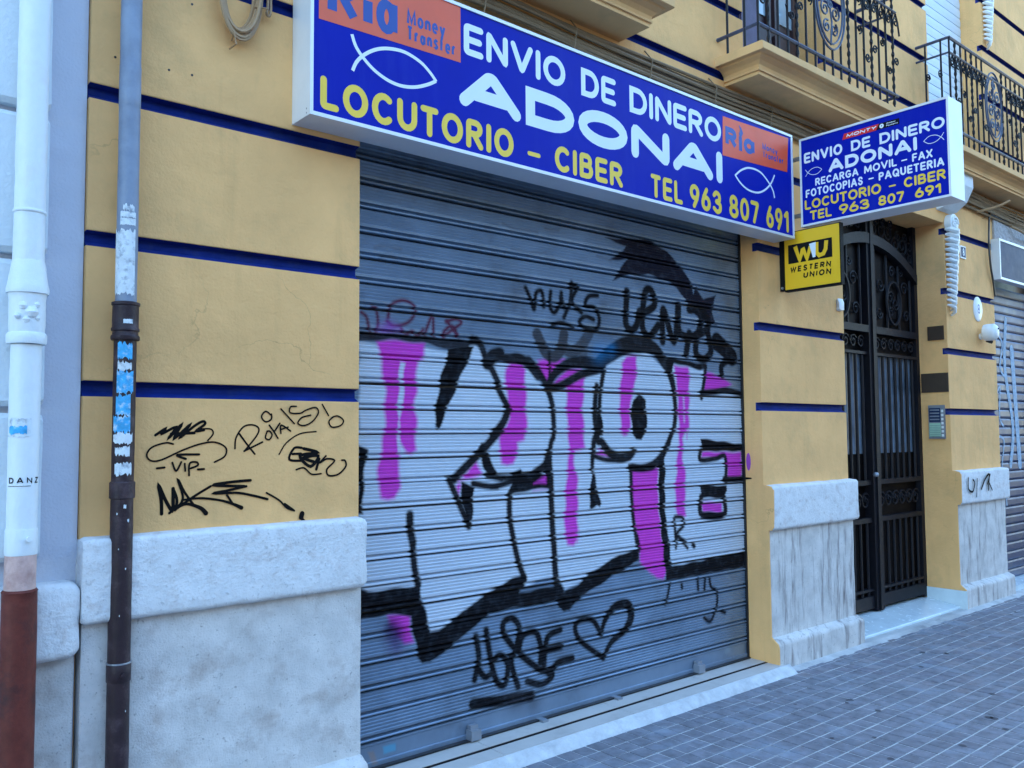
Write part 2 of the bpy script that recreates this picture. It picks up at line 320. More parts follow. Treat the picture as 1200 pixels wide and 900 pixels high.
# ================================================================ GROUND
gm = MB(); gm.add([(-80, -80, -.17), (80, -80, -.17), (80, 80, -.17), (-80, 80, -.17)], [(0, 1, 2, 3)])
gm.obj('road', 'asphalt', kind='structure')
pv = MB().box(-6, 22, -3.9, 1.2, -.168, -.0042).obj('pavement', 'grout', kind='structure')
kb = MB()
for i in range(28): kb.box(-6+i, -6+i+.992, -4.05, -3.9, -.168, .0)
kb.obj('kerb', 'kerb_stone', pv, kind='stuff')
# small square pavers, 10 cm grid
BW, BL, GR = .1, .1, .009
bb = MB(); h = .0012
a, b_ = BL/2-GR/2, BW/2-GR/2
bb.add([(-a, -b_, -.02), (a, -b_, -.02), (a, b_, -.02), (-a, b_, -.02), (-a, -b_, -h), (a, -b_, -h), (a, b_, -h), (-a, b_, -h),
        (-a+h*1.5, -b_+h*1.5, 0), (a-h*1.5, -b_+h*1.5, 0), (a-h*1.5, b_-h*1.5, 0), (-a+h*1.5, b_-h*1.5, 0)],
       [(0, 1, 5, 4), (1, 2, 6, 5), (2, 3, 7, 6), (3, 0, 4, 7), (4, 5, 9, 8), (5, 6, 10, 9), (6, 7, 11, 10), (7, 4, 8, 11), (8, 9, 10, 11)])
brick_me = bb.mesh('brick', 'paving_brick')
cand = []
for r in range(38):
    y = -.175-r*BW-BW/2
    for c in range(-50, 190):
        x = c*BL+.03
        v = Vector((x, y, 0))-cam.matrix_world.translation; d = v.dot(cf); 
        vis = False
        if d > .1:
            uu = 600+F_PX*v.dot(cr)/d; vv = 450-F_PX*v.dot(cu)/d; vis = -15 < uu < 1215 and vv < 915
        cand.append((not vis, v.length, x, y))
for c in range(48, 140):           # rows that fit between the walls' feet and the first full row
    for r in (0,):
        cand.append((True, 9, c*BL+.03, -.175+BW/2))
cand.sort(); near = cand[:296]; rest = cand[296:]
for i, (_, _, x, y) in enumerate(near):
    o = link('brick', brick_me, pv); o.location = (x+random.uniform(-.001, .001), y, random.uniform(-.0025, .0005)); o.rotation_euler = (random.uniform(-.008, .008), random.uniform(-.006, .006), random.uniform(-.008, .008))
rb = MB()
for _, _, x, y in rest:
    dz = random.uniform(-.0025, .0005); rb.add([(vx+x, vy+y, vz+dz) for vx, vy, vz in bb.v], bb.f)
rb.obj('brick_field', 'paving_brick', pv, kind='stuff')
sp_ = MB(); rs = random.Random(3)
for k in range(70):
    x, y, rr = rs.uniform(2.5, 9), rs.uniform(-2.4, -.3), rs.choice((.008, .012, .018, .022)); n_ = 9
    sp_.add([(x+rr*rs.uniform(.7, 1.2)*math.cos(2*math.pi*i/n_), y+rr*rs.uniform(.7, 1.2)*math.sin(2*math.pi*i/n_), .0012) for i in range(n_)], [tuple(range(n_))])
sp_.obj('gum_spots', 'gum', pv, kind='stuff')
# mortar bed that ramps against the walls
def jag(x, s): return .012*noise.noise(Vector((x*6, s, 0)))+.006*noise.noise(Vector((x*25, s, 3)))
mr = MB(); xs = np.arange(.3, 14, .05); vs = []
for x in xs: vs += [(x, -.165+jag(x, 1), -.0045), (x, -.10, .010), (x, .0, .010)]
mr.add(vs, [(3*i+k, 3*i+3+k, 3*i+4+k, 3*i+1+k) for i in range(len(xs)-1) for k in (0, 1)])
mr.obj('mortar_strip', 'grout', pv)

# ================================================================ YELLOW BUILDING
XA, XB, XC, XD, XE, XF = .784, 1.892, 4.946, 6.051, 7.848, 8.929
ZP = 1.186; G1, G2, G3, G4, G5 = 1.726, 2.266, 2.806, 3.346, 3.886
bld = thing('apartment_building', 'yellow stucco building with blue grooves, balconies, iron entrance door and graffiti covered shutter', 'building', (4, 0, 0))
D = .045; GH = .028
def band(x0, x1, z0, z1, g0=True, g1=True, name='wall_panel'):
    a, b = z0+(GH if g0 else 0), z1-(GH if g1 else 0)
    prof = [(0, a+.003), (.003, a), (D, a), (D, b), (.003, b), (0, b-.003)]
    return MB().extr(prof, x0, x1).obj(name, 'yellow_stucco', bld)
def groove(x0, x1, z):
    prof = [(.002, GH-.0004), (.034, .020), (.034, -.010), (.002, -GH+.0004), (D-.0004, -GH+.0004), (D-.0004, GH-.0004)]
    return MB().extr([(y, z+q) for y, q in prof], x0+.001, x1-.001).obj('groove', 'blue_groove', bld)
def core(x0, x1, z0, z1, y1=.3): return MB().box(x0, x1, D, y1, z0, z1).obj('wall', 'yellow_stucco', bld)
ZD = 3.42    # head of the entrance opening
ZS = 3.15    # head of the shutter opening (behind the long sign)
for x0, x1, top in ((XA, XB, 0), (XC, XD, 0), (XE, XF, 0)):
    core(x0, x1, .0, G5)
    zs = [ZP, G1, G2, G3, G4, G5]
    for i in range(5):
        band(x0, x1, zs[i], zs[i+1], g0=i > 0)
    for z in zs[1:5]: groove(x0, x1, z)
# lintels
core(XB, XC, ZS, G5); band(XB, XC, ZS, G4, g0=False); groove(XB, XC, G4); band(XB, XC, G4, G5)
core(XD, XE, ZD, G5); band(XD, XE, ZD, G5, g0=False)
core(XF, 13, 3.42, G5); band(XF, 13, 3.42, G5, g0=False)
core(10.6, 13, 0, 3.42); band(10.6, 13, 0, 3.42, g0=False, g1=False)
# upper floor with two openings (balcony doors)
UX = [(XA, 2.3), (3.3, 4.83), (5.86, 7.65), (8.876, 13)]
uz = [G5, 4.366, 4.846, 5.34, 5.83, 6.32, 6.8]
for x0, x1 in UX:
    MB().box(x0, x1, D, .3, G5, 6.8).obj('wall', 'yellow_stucco', bld)
    for i in range(6):
        band(x0, x1, uz[i], uz[i+1])
        if i: groove(x0, x1, uz[i])
groove(XA, 13, G5)
MB().box(XA, 13, .0, .3, 6.81, 23).obj('upper_wall', 'yellow_stucco', bld)
MB().box(XA, 13, .31, 9, 3.9, 22.9).obj('building_mass', 'yellow_stucco', bld)
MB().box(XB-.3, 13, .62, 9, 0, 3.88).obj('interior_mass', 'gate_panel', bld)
MB().box(13.01, 40, .05, 9, -.17, 22).obj('side_wing', 'yellow_stucco', bld)
for x in (2.8, ): MB().box(2.3, 3.3, .2, .25, G5, 6.8).obj('door_panel', 'purple_wood', bld)

# plinths: cap, face, base (ends beside the openings are painted yellow)
def plinth(x0, x1, yellow_left, facemat, seed):
    cap = [(D, .908)]+[(-.04, .905)]+arc(-.050, .930, .023, -90, -180, 4)+arc(-.055, 1.182, .018, 180, 95, 4)+[(-.01, 1.204), (D, 1.2)]
    rough_prism(dense(cap), x0+(.004 if yellow_left else -.004), x1+(.012 if yellow_left else .002), bev=.010 if yellow_left else .018, amp=.0035, seed=seed).obj('plinth_cap', 'white_stone', bld, smooth=True)
    rough_prism(dense([(D, .2), (-.03, .2), (-.03, .907), (D, .907)], .08), x0+.005, x1-.004, bev=.006, amp=.0015, seed=seed+2).obj('plinth_face', facemat, bld)
    base = [(D, -.01), (-.088, -.01), (-.088, .15)]+arc(-.058, .16, .03, 180, 100, 4)+[(-.035, .205), (D, .205)]
    rough_prism(dense(base, .04), x0+.01, x1+(.02 if yellow_left else .004), bev=.012, amp=.003, seed=seed+4).obj('base_stone', facemat, bld, smooth=True)
    if yellow_left:
        MB().extr([(D, 0), (-.09, 0), (-.09, .15), (-.082, .175), (-.05, .2), (-.034, .215), (-.034, .908), (-.055, .908), (-.072, .93), (-.075, 1.17), (-.06, 1.195), (-.02, 1.203), (D, 1.203)], x0-.002, x0+.010).obj('jamb_return', 'yellow_stucco', bld)
plinth(XA-.0, XB, False, 'grey_panel', 0)
plinth(XC+.0, XD, True, 'streaked_stone', 11)
plinth(XE+.0, XF, True, 'streaked_stone', 23)

# ---------------------------------------------------------------- shutter threshold
sx = [XB-.02, 2.62, 3.52, 4.30, XC+.04]
for i in range(4):
    MB().box(sx[i]+.002, sx[i+1]-.002, .016, .30, .0, .05).obj('threshold_tile', 'sill_tile', bld)
    MB().box(sx[i]+.002, sx[i+1]-.002, -.110, -.004, .0, .046).obj('threshold_tile', 'sill_tile', bld)
MB().box(XB-.02, XC+.04, -.0035, .0155, .0, .0475).obj('threshold_joint', 'black_paint', bld)
xs = np.arange(XB-.05, XC+.08, .03); vs = []; n = 5
for x in xs:
    j = jag(x, 7)
    vs += [(x, -.108, .030), (x, -.112, .045+j*.1), (x, -.122, .040+j*.1), (x, -.148+j*.4, .022+j*.2), (x, -.176+j*.9, -.004)]
MB().add(vs, [(n*i+k, n*i+n+k, n*i+n+k+1, n*i+k+1) for i in range(len(xs)-1) for k in range(n-1)]).obj('mortar_edge', 'mortar', bld, smooth=True)

# ---------------------------------------------------------------- graffiti picture for the shutter (painted in memory from strokes)
YS = .150
GX0, GX1, GZ0, GZ1 = 1.85, 5.0, .03, 3.23
RES = 380
W_, H_ = int((GX1-GX0)*RES), int((GZ1-GZ0)*RES)
IMG = np.zeros((H_, W_, 4), np.float32)
def P2(u, v):
    p = at(u, v, Y=YS); return ((p.x-GX0)*RES, (p.z-GZ0)*RES)
VW = dict(a=(415, 375, .15), b=(415, 500, .15), c=(575, 375, .15), d=(575, 500, .15), e=(710, 380, .15), f=(710, 500, .15), g=(415, 640, .2), h=(640, 620, .2), k=(600, 260, 280/1200), m=(540, 680, 340/1200), s=(0, 0, 1))
def loc(spec):
    """'a 1,2 3,4 b 5,6' -> shutter-plane points"""
    out = []; cur = VW['s']
    for tkn in spec.split():
        if tkn in VW: cur = VW[tkn]
        else:
            x, y = map(float, tkn.split(',')); out.append(P2(cur[0]+x*cur[2], cur[1]+y*cur[2]))
    return out
def put(y0, x0, al, colr):
    sub = IMG[y0:y0+al.shape[0], x0:x0+al.shape[1]]; a = al[..., None]; c = np.array(colr, np.float32)
    ao = sub[..., 3:4]; na = a+ao*(1-a); sub[..., :3] = np.where(na > 1e-4, (c*a+sub[..., :3]*ao*(1-a))/np.maximum(na, 1e-4), 0); sub[..., 3:4] = na
WOB = None
def fill(spec, colr, alpha=1., soft=None, jit=2.0):
    soft = soft or (4.5 if colr[0] > .5 and colr[1] < .1 else 2.5)
    P = np.array(loc(spec)); x0, y0 = np.maximum(0, np.floor(P.min(0)-6)).astype(int); x1, y1 = np.minimum([W_, H_], np.ceil(P.max(0)+6)).astype(int)
    if x1 <= x0 or y1 <= y0: return
    X, Y = np.meshgrid(np.arange(x0, x1)+.5, np.arange(y0, y1)+.5); ins = np.zeros(X.shape, bool); dd = np.full(X.shape, 1e9)
    X = X+jit*np.sin(Y*.11+1.3); Y = Y+jit*.6*np.sin(X*.09)
    for i in range(len(P)):
        (ax, ay), (bx, by) = P[i-1], P[i]
        c = ((ay > Y) != (by > Y)); xx = (bx-ax)*(Y-ay)/((by-ay) if by != ay else 1e-9)+ax; ins ^= c & (X < xx)
        t = np.clip(((X-ax)*(bx-ax)+(Y-ay)*(by-ay))/max(1e-9, (bx-ax)**2+(by-ay)**2), 0, 1); dd = np.minimum(dd, np.hypot(X-ax-t*(bx-ax), Y-ay-t*(by-ay)))
    s = np.where(ins, dd, -dd); put(y0, x0, (np.clip(s/soft*.5+.5, 0, 1)*alpha).astype(np.float32), colr)
def stroke(spec, wpx, colr=(.012, .012, .016), alpha=1., soft=1.6, smooth=True):
    soft = 3.0; P = loc(spec)
    if smooth and len(P) > 2: P = cr_spline(P, 6)
    P = np.array(P); cpx = 0.0; ws = wpx if isinstance(wpx, (list, tuple)) else [wpx, wpx]
    # photo pixels -> metres at that place
    u = spec; mx = (P[:, 0].mean()/RES+GX0); m_per_px = (math.hypot(mx, DIST+YS)*1.08)/F_PX
    Wd = np.interp(np.linspace(0, 1, len(P)), np.linspace(0, 1, len(ws)), ws)*1.38*m_per_px*RES/2; alpha = min(1., alpha*1.2)
    mg = Wd.max()+5; x0, y0 = np.maximum(0, np.floor(P.min(0)-mg)).astype(int); x1, y1 = np.minimum([W_, H_], np.ceil(P.max(0)+mg)).astype(int)
    if x1 <= x0 or y1 <= y0: return
    X, Y = np.meshgrid(np.arange(x0, x1)+.5, np.arange(y0, y1)+.5); best = np.full(X.shape, -1e9)
    for i in range(len(P)-1):
        (ax, ay), (bx, by) = P[i], P[i+1]
        t = np.clip(((X-ax)*(bx-ax)+(Y-ay)*(by-ay))/max(1e-9, (bx-ax)**2+(by-ay)**2), 0, 1)
        best = np.maximum(best, Wd[i]+(Wd[i+1]-Wd[i])*t-np.hypot(X-ax-t*(bx-ax), Y-ay-t*(by-ay)))
    put(y0, x0, (np.clip(best/soft*.5+.5, 0, 1)*alpha).astype(np.float32), colr)
def spray(spec, rpx, colr, alpha):
    (cx, cy), = loc(spec); mx = cx/RES+GX0; R_ = rpx*math.hypot(mx, DIST)*1.08/F_PX*RES
    x0, y0, x1, y1 = int(max(0, cx-R_*2)), int(max(0, cy-R_*2)), int(min(W_, cx+R_*2)), int(min(H_, cy+R_*2))
    X, Y = np.meshgrid(np.arange(x0, x1), np.arange(y0, y1)); put(y0, x0, (alpha*np.exp(-((X-cx)**2+(Y-cy)**2)/(R_**2))).astype(np.float32), colr)
SIL = (.52, .59, .68); PNK = (.60, .06, .50); BLK = (.005, .005, .008); GRY = (.018, .018, .024); MAR = (.10, .018, .045)
# red-brown tag at upper left
for sp in ('s 424,366 430,372 433,388 437,394 443,380 441,362 436,360', 's 455,372 459,357 473,352 485,358 486,368 478,378 462,382 454,376', 's 470,385 476,392 483,388 489,394 496,386', 's 497,394 507,370 508,394',
           's 524,376 537,395 530,382 521,388 519,395', 's 523,377 534,374 541,378 531,386 520,394'): stroke(sp, 3, MAR, .85)
spray('s 456,385', 9, (.25, .05, .35), .8); spray('s 448,388', 8, (.25, .05, .35), .6); spray('s 466,388', 7, (.25, .05, .35), .5)
# silver body of the letters
fill('s 421,400 525,411 556,402 580,424 600,424 622,432 641,460 652,450 700,438 725,418 757,412 778,430 790,426 828,434 824,455 872,463 874,648 800,663 785,665 779,640 752,640 662,692 652,674 612,688 604,692 505,743 492,692 432,696 421,690', SIL, .97, 3)
for sp in ('s 452,430 452,560', 's 560,470 500,640', 's 690,520 690,660', 's 800,480 810,640', 's 850,480 852,640', 's 600,600 640,660'): spray(sp.split()[0]+' '+sp.split()[1], 30, (.60, .64, .70), .3)
# pink
fill('a 185,158 380,160 565,182 540,300 495,325 490,560 475,620 478,700 490,760 b 488,60 484,180 440,212 400,195 372,130 350,30 350,260 362,330 355,480 320,565 270,578 215,558 188,480 190,330 215,180 235,60 240,0 a 240,780 248,560 225,400', PNK)
fill('a 358,325 398,335 388,540 392,680 345,790 345,600 355,480', SIL, .97)
stroke('a 352,800 b 352,200', 1.6, SIL, .9)
fill('c 115,385 150,335 240,338 270,385 280,600 285,880 d 285,30 270,100 215,130 205,240 185,295 140,305 95,285 70,180 78,60 95,10 c 110,850 150,760 130,600', PNK)
fill('c 370,320 450,300 590,310 500,380 465,500 430,490 380,400', PNK)
fill('c 480,510 600,385 700,375 640,440 500,520', PNK)
fill('c 590,500 740,440 730,560 720,700 735,900 d 735,170 655,185 660,300 680,420 682,620 680,900 h 190,0 185,55 165,95 130,95 110,40 110,0 d 580,800 590,420 610,300 615,180 610,0 c 600,850 595,560', PNK)
fill('e 130,300 170,255 245,245 240,400 225,500 195,600 190,820 175,868 150,872 120,830 110,560 125,400', PNK)
fill('f 195,345 405,315 410,560 440,900 h 682,0 704,240 690,290 650,290 610,260 555,190 540,100 525,0 f 215,700 200,500', PNK)
fill('e 540,320 650,340 655,480 650,800 640,900 f 640,20 605,90 605,250 625,400 620,560 628,700 560,700 542,520 555,300 570,180 580,60 e 575,850 560,480 540,370', PNK)
stroke('e 610,560 615,760', 2, SIL, .5)
fill('e 785,375 830,380 985,465 940,500 770,525', PNK)
fill('f 755,193 1065,200 1060,398 950,402 940,242 755,242', PNK)
fill('f 755,590 915,590 905,672 760,668', PNK)
fill('b 960,265 1008,375 800,430 830,460 818,560 790,470', PNK)
fill('d 855,170 950,248 830,215', PNK); fill('d 420,385 428,442 340,442', PNK); stroke('d 330,500 440,485', 2, (.5, .25, .5), .6)
fill('g 190,408 325,400 345,560 290,575 210,470', PNK)
spray('g 240,520', 12, (.05, .02, .12), .9); spray('g 210,480', 10, (.03, .02, .08), .9); spray('g 250,590', 12, (.06, .03, .15), .6)
spray('h 265,770', 5, PNK, .0)
# black outlines
fill('a 30,85 500,120 910,160 905,215 740,230 560,180 300,150 30,172', GRY, .96)
fill('a 740,225 905,200 945,200 870,360 790,560 690,780 665,850 630,835 640,680 680,440', BLK)
fill('a 895,150 950,120 985,150 975,190 900,190', BLK)
stroke('a 930,150 990,190 1040,330 1080,390 1130,500 c 60,530 140,690', 6)
stroke('c 140,700 100,800 20,900 b 1150,20 1010,180 900,290 780,410', 7)
fill('b 1000,130 1040,140 1020,200 940,200', BLK)
stroke('b 740,415 800,550 900,780', 5.5)
fill('b 830,430 940,470 920,760 900,795 880,750 840,570', BLK)
fill('b 980,190 1040,200 1130,370 d 40,390 -40,410 b 1060,400 1020,330', BLK)
stroke('b 1040,380 1150,405 d 60,398 160,398 270,385 380,360', 5)
stroke('d 350,360 430,300 455,220', 7)
stroke('b 930,445 1040,465 1120,468 d 0,470 80,455 180,420', 5)
fill('d 165,440 165,370 240,330 270,380 420,372 440,250 478,205 482,480 440,482 330,490 170,530 130,545', BLK)
fill('d 425,385 430,445 335,445', PNK)
stroke('c 300,320 370,400 440,520 485,680 495,900 d 480,110 455,230', [8, 6, 5, 5])
stroke('d 460,220 475,560 490,900 h 40,0 48,150 60,300 85,420', [6, 6, 6, 7])
stroke('d 150,530 150,700 180,880 g 945,20 965,100 1000,190', 5.5)
stroke('a 1040,340 1080,290 1140,262 c 60,280 140,300 220,300 300,345 370,440', [10, 12, 10, 7, 9, 9, 7])
stroke('c 365,110 395,180 440,260 500,285 550,230 575,110', 10, (.05, .05, .06), .82); stroke('c 560,200 630,250 700,210 770,110', 10, (.05, .05, .06), .75); stroke('c 730,200 725,300', 9, (.07, .07, .08), .6)
stroke('c 460,260 465,480', 3); stroke('c 480,40 550,20 640,55', 4)
stroke('c 450,510 510,410 620,340 760,330 870,370', [6, 8, 10, 9]); stroke('c 450,535 560,510 700,430 850,385', 7)
stroke('c 885,390 860,560 850,700 840,880 d 810,120 795,340', [5, 4.5, 5, 6, 4])
fill('c 830,740 868,750 885,900 830,900', BLK); fill('d 788,360 808,370 862,600 852,622 830,612 790,650 773,640 775,560', BLK)
stroke('e -90,330 40,230 140,170 250,155 380,190 470,320', [8, 13, 14, 14, 11, 9])
stroke('e 480,330 525,470 545,660 535,800 500,900 f 490,130 440,230 370,300 280,325 190,320', [8, 5, 5, 6, 7, 5])
stroke('e -70,480 -85,700 -60,900 f -30,120 30,200 110,243 190,225 222,190', [5, 6, 7, 8, 6])
stroke('d 820,232 900,258 1010,262 1090,245', 4)
fill('e 262,535 310,590 325,720 315,850 285,898 245,898 210,850 195,720 212,600', BLK)
fill('f 180,300 215,290 400,300 405,320 200,350', BLK)
stroke('f 195,330 200,500 215,700 240,900 h 530,40 545,120', 4)
fill('f 410,290 465,190 460,480 480,900 440,900 415,560', BLK)
fill('h 675,0 712,0 738,220 950,175 1190,125 1200,215 1050,240 705,305 690,150', BLK)
fill('e 480,265 540,260 640,290 790,310 795,348 740,358 600,315 540,303 515,375 470,375', BLK)
stroke('e 782,330 765,470 750,575', 4); stroke('e 748,537 850,528 950,517 1075,550', 5)
fill('f 745,92 830,105 1080,140 1082,192 748,190', BLK); stroke('f 745,185 743,260 860,250 935,235 935,430', 4); stroke('f 925,412 1010,412 1100,405', 5); stroke('f 1070,190 1072,410', 3)
fill('f 738,455 945,462 945,500 920,558 745,555', BLK); stroke('f 745,550 752,690 925,688 925,555', 5)
fill('f 752,668 925,668 925,700 760,705', BLK)
stroke('f 545,705 600,712 608,770 550,845 620,895', 3); stroke('f 535,720 545,890', 3); stroke('h 862,92 868,100', 4, smooth=False); stroke('h 765,40 762,112', 2.5); stroke('h 775,40 830,112', 2.5)
fill('b 30,150 108,180 95,270 72,470 68,690 30,690', BLK)
fill('g 10,250 80,268 350,235 385,215 402,340 435,450 450,505 500,490 560,450 700,330 840,240 930,190 1010,165 1015,210 965,275 1200,228 h 20,335 85,320 105,368 180,330 250,265 430,150 540,120 548,180 500,215 400,270 240,375 170,435 135,480 100,485 75,455 66,410 0,440 g 1120,345 930,362 800,400 680,490 560,600 450,682 405,690 375,650 330,410 200,400 10,440', BLK)
stroke('g 345,0 352,120 375,225', 6); stroke('b 437,690 440,800 460,900', 7)
stroke('h 75,380 110,470', 3, BLK)
# dark spiked swoosh
fill('k 470,80 570,85 640,84 700,95 780,150 850,225 900,310 915,360 920,318 965,390 1028,365 1003,450 1030,522 960,500 885,430 875,395 830,330 760,290 680,265 600,265 550,275 510,297 540,230 580,190 488,195 560,140 570,122', (.014, .012, .022))
# small tags
for sp in ('k 68,330 92,385 112,438 120,360 150,350 160,425', 'k 195,350 190,420 215,455 245,400 248,355', 'k 245,380 262,430', 'k 300,305 292,400 262,480', 'k 295,320 330,325 300,400 350,455', 'k 430,370 385,375 368,420 415,432 440,490 420,545 360,530 340,500 370,475 410,490'): stroke(sp, 4.2, BLK, .85)
for sp in ('k 578,350 572,500 600,545 628,515 640,450', 'k 635,470 715,420 700,345 668,360 655,520 690,575 735,520', 'k 758,600 760,440 815,600 835,420', 'k 835,430 845,560 930,565 955,450', 'k 890,440 960,450 985,530 930,570', 'k 892,560 875,665', 'k 930,570 925,660 965,690 1000,650 985,560', 'k 990,600 1050,640 1110,660'): stroke(sp, 7, BLK, .93)
stroke('k 1030,600 1070,640 1105,680', 14, BLK); stroke('k 1100,690 1055,720 1055,770', 6, BLK)
for sp in ('m 62,232 75,320 58,412', 'm 68,360 100,400 125,388', 'm 105,207 125,330 150,420 182,430 196,350 165,310 130,335', 'm 205,320 218,380 236,440', 'm 205,340 228,280 243,200 215,158 178,175 180,225 230,290', 'm 240,290 258,230 310,215 332,280 330,340', 'm 245,305 320,365 378,390 335,430 275,418', 'm 365,385 405,340 462,322', 'm 345,350 358,240 412,205', 'm 350,292 415,275'): stroke(sp, 5.8, BLK, .88)
stroke('m 588,320 500,255 474,205 488,170 545,165 580,222', 5, BLK, .9); stroke('m 580,222 600,160 640,108 690,100 705,150 680,205 625,255 590,320', [4, 6, 8, 8, 6, 4], BLK, .9)
stroke('m 52,512 150,500 290,478', 9, BLK, 1); spray('m 230,495', 16, (.03, .03, .04), .7); spray('m 300,510', 14, (.03, .03, .04), .6)
for sp in ('h 725,320 715,380 700,440', 'h 795,325 797,345', 'h 888,290 892,355', 'h 932,290 928,355', 'h 958,290 968,340 1000,365 1000,450 965,540 928,520', 'h 1030,480 1050,490'): stroke(sp, 3, BLK, .85)
spray('h 955,525', 6, (.02, .02, .03), .6)
spray('c 850,250', 12, (.02, .20, .45), .6); spray('c 940,230', 9, (.02, .20, .45), .55)
fill('s 448,875 463,872 463,881 449,884', (.05, .35, .55), .6); fill('s 430,882 437,880 442,893 436,896', (.40, .22, .10), .4); fill('h 1045,700 1080,690 1080,725 1048,732', (.25, .32, .36), .6)
for sp in ('s 440,290 452,288 470,292', 's 445,302 460,300 466,304', 's 590,262 605,268 630,272', 's 640,268 655,270', 's 600,292 620,296 640,296', 's 700,300 716,305'): stroke(sp, 2.5, (.12, .13, .16), .5)
img = bpy.data.images.new('shutter_paint', W_, H_, alpha=True, float_buffer=False); img.colorspace_settings.name = 'sRGB'
rgb = np.clip(IMG[..., :3], 0, 1); srgb = np.where(rgb < .0031308, rgb*12.92, 1.055*rgb**(1/2.4)-.055)
buf = np.concatenate([srgb, IMG[..., 3:4]], -1).astype(np.float32)
img.alpha_mode = 'CHANNEL_PACKED'; img.pixels.foreach_set(np.ascontiguousarray(buf).ravel()); img.update(); img.pack()
def shutter_material(name, with_paint=True, base=(.22, .30, .41)):
    m = mat(name, base, .42, metal=.55, var=.16, scale=3, fine=200, bump=.06, dist=.001, dirt=(.11, .115, .13), dirt_amt=.55, dirt_scale=3.5)
    if not with_paint: return m
    t = m.node_tree; N = t.nodes; L = t.links; b = N['Principled BSDF']; old = b.inputs['Base Color'].links[0].from_socket; ro = b.inputs['Roughness'].links[0].from_socket
    g = N.new('ShaderNodeNewGeometry'); s = N.new('ShaderNodeSeparateXYZ'); L.new(g.outputs['Position'], s.inputs[0]); cb = N.new('ShaderNodeCombineXYZ')
    for k, (o, lo, hi) in enumerate((('X', GX0, GX1), ('Z', GZ0, GZ1))):
        r = N.new('ShaderNodeMapRange'); r.inputs[1].default_value = lo; r.inputs[2].default_value = hi; r.clamp = False; L.new(s.outputs[o], r.inputs[0]); L.new(r.outputs[0], cb.inputs[k])
    im = N.new('ShaderNodeTexImage'); im.image = img; im.extension = 'CLIP'; L.new(cb.outputs[0], im.inputs[0])
    nz = N.new('ShaderNodeTexNoise'); nz.inputs['Scale'].default_value = 25; L.new(g.outputs['Position'], nz.inputs[0])
    mr = N.new('ShaderNodeMapRange'); mr.inputs[1].default_value = .25; mr.inputs[2].default_value = .5; mr.inputs[3].default_value = .93; L.new(nz.outputs[0], mr.inputs[0])
    mu = N.new('ShaderNodeMath'); mu.operation = 'MULTIPLY'; L.new(im.outputs[1], mu.inputs[0]); L.new(mr.outputs[0], mu.inputs[1])
    x = N.new('ShaderNodeMix'); x.data_type = 'RGBA'; L.new(mu.outputs[0], x.inputs[0]); L.new(old, x.inputs[6]); L.new(im.outputs[0], x.inputs[7]); L.new(x.outputs[2], b.inputs['Base Color'])
    y = N.new('ShaderNodeMath'); y.operation = 'MULTIPLY_ADD'; L.new(mu.outputs[0], y.inputs[0]); y.inputs[1].default_value = -.55; y.inputs[2].default_value = .55; L.new(y.outputs[0], b.inputs['Metallic'])
    q = N.new('ShaderNodeMath'); q.operation = 'MULTIPLY_ADD'; L.new(mu.outputs[0], q.inputs[0]); q.inputs[1].default_value = .3; L.new(ro, q.inputs[2]); L.new(q.outputs[0], b.inputs['Roughness'])
    q2 = N.new('ShaderNodeMath'); q2.operation = 'MULTIPLY_ADD'; L.new(mu.outputs[0], q2.inputs[0]); q2.inputs[1].default_value = -.38; q2.inputs[2].default_value = .5; L.new(q2.outputs[0], b.inputs['Specular IOR Level'])
    return m
shutter_material('shutter_metal'); shutter_material('plain_shutter', False, (.035, .06, .15))

# ---------------------------------------------------------------- roller shutter
PT = .1162
def slat_profile():
    p = [(.176, .001), (.152, .0035), (.1462, .0065), (.1460, .011), (.1500, .0150), (.164, .0170), (.170, .0205), (.164, .0245), (.1505, .029)]
    z = .029; n = 5; st = (PT-.008-z)/n
    for i in range(n): p += [(.1488, z+st*(i+.78)), (.1538, z+st*(i+1))]
    p += [(.158, PT-.0055), (.176, PT-.004)]
    return p
def slat_mesh(x0, x1, matn, thick=.004):
    p = slat_profile(); n = len(p)
    vs = [(x0, y, z) for y, z in p]+[(x1, y, z) for y, z in p]
    return MB().add(vs, [(i, i+1, n+i+1, n+i) for i in range(n-1)]).mesh('slat', matn)
sh = MB().box(XB-.02, XC+.02, .180, .19, .05, 3.3).obj('roller_shutter', 'black_plastic', bld, label='grey metal roller shutter with large silver, black and pink graffiti')  # black sheet behind the slats stands in for shade in their joints
sm = slat_mesh(XB-.03, XC-.012, 'shutter_metal'); sm.validate()
z = .167; k = 0
while z < 3.2:
    o = link('slat', sm, sh); o.location = (0, random.uniform(-.002, .002), z+random.uniform(-.001, .001)); o.rotation_euler = (random.uniform(-.02, .02), random.uniform(-.0004, .0004), 0); z += PT; k += 1
br = MB().extr([(.17, .056), (.146, .056), (.146, .078), (.152, .082), (.152, .150), (.147, .155), (.147, .163), (.17, .1665)], XB-.03, XC-.012).obj('bottom_rail', 'shutter_metal', sh)
MB().extr([(.120, .0515), (.146, .0515), (.146, .0595), (.120, .0595)], XB-.03, XC-.012).obj('rubber_seal', 'black_plastic', sh)
for x in (2.612, 4.39):
    MB().box(x-.03, x+.03, .100, .146, .060, .108).box(x-.022, x+.022, .118, .146, .108, .128).obj('lock', 'steel_bare', sh)
for x in (3.62, 3.05): MB().box(x-.008, x+.03, .09, .146, .0505, .062).obj('bolt', 'steel_bare', sh)
MB().box(XC-.012, XC-.0005, .135, .175, .05, ZS).obj('guide_rail', 'black_plastic', sh)
for u, v in ((870, 411),): pass

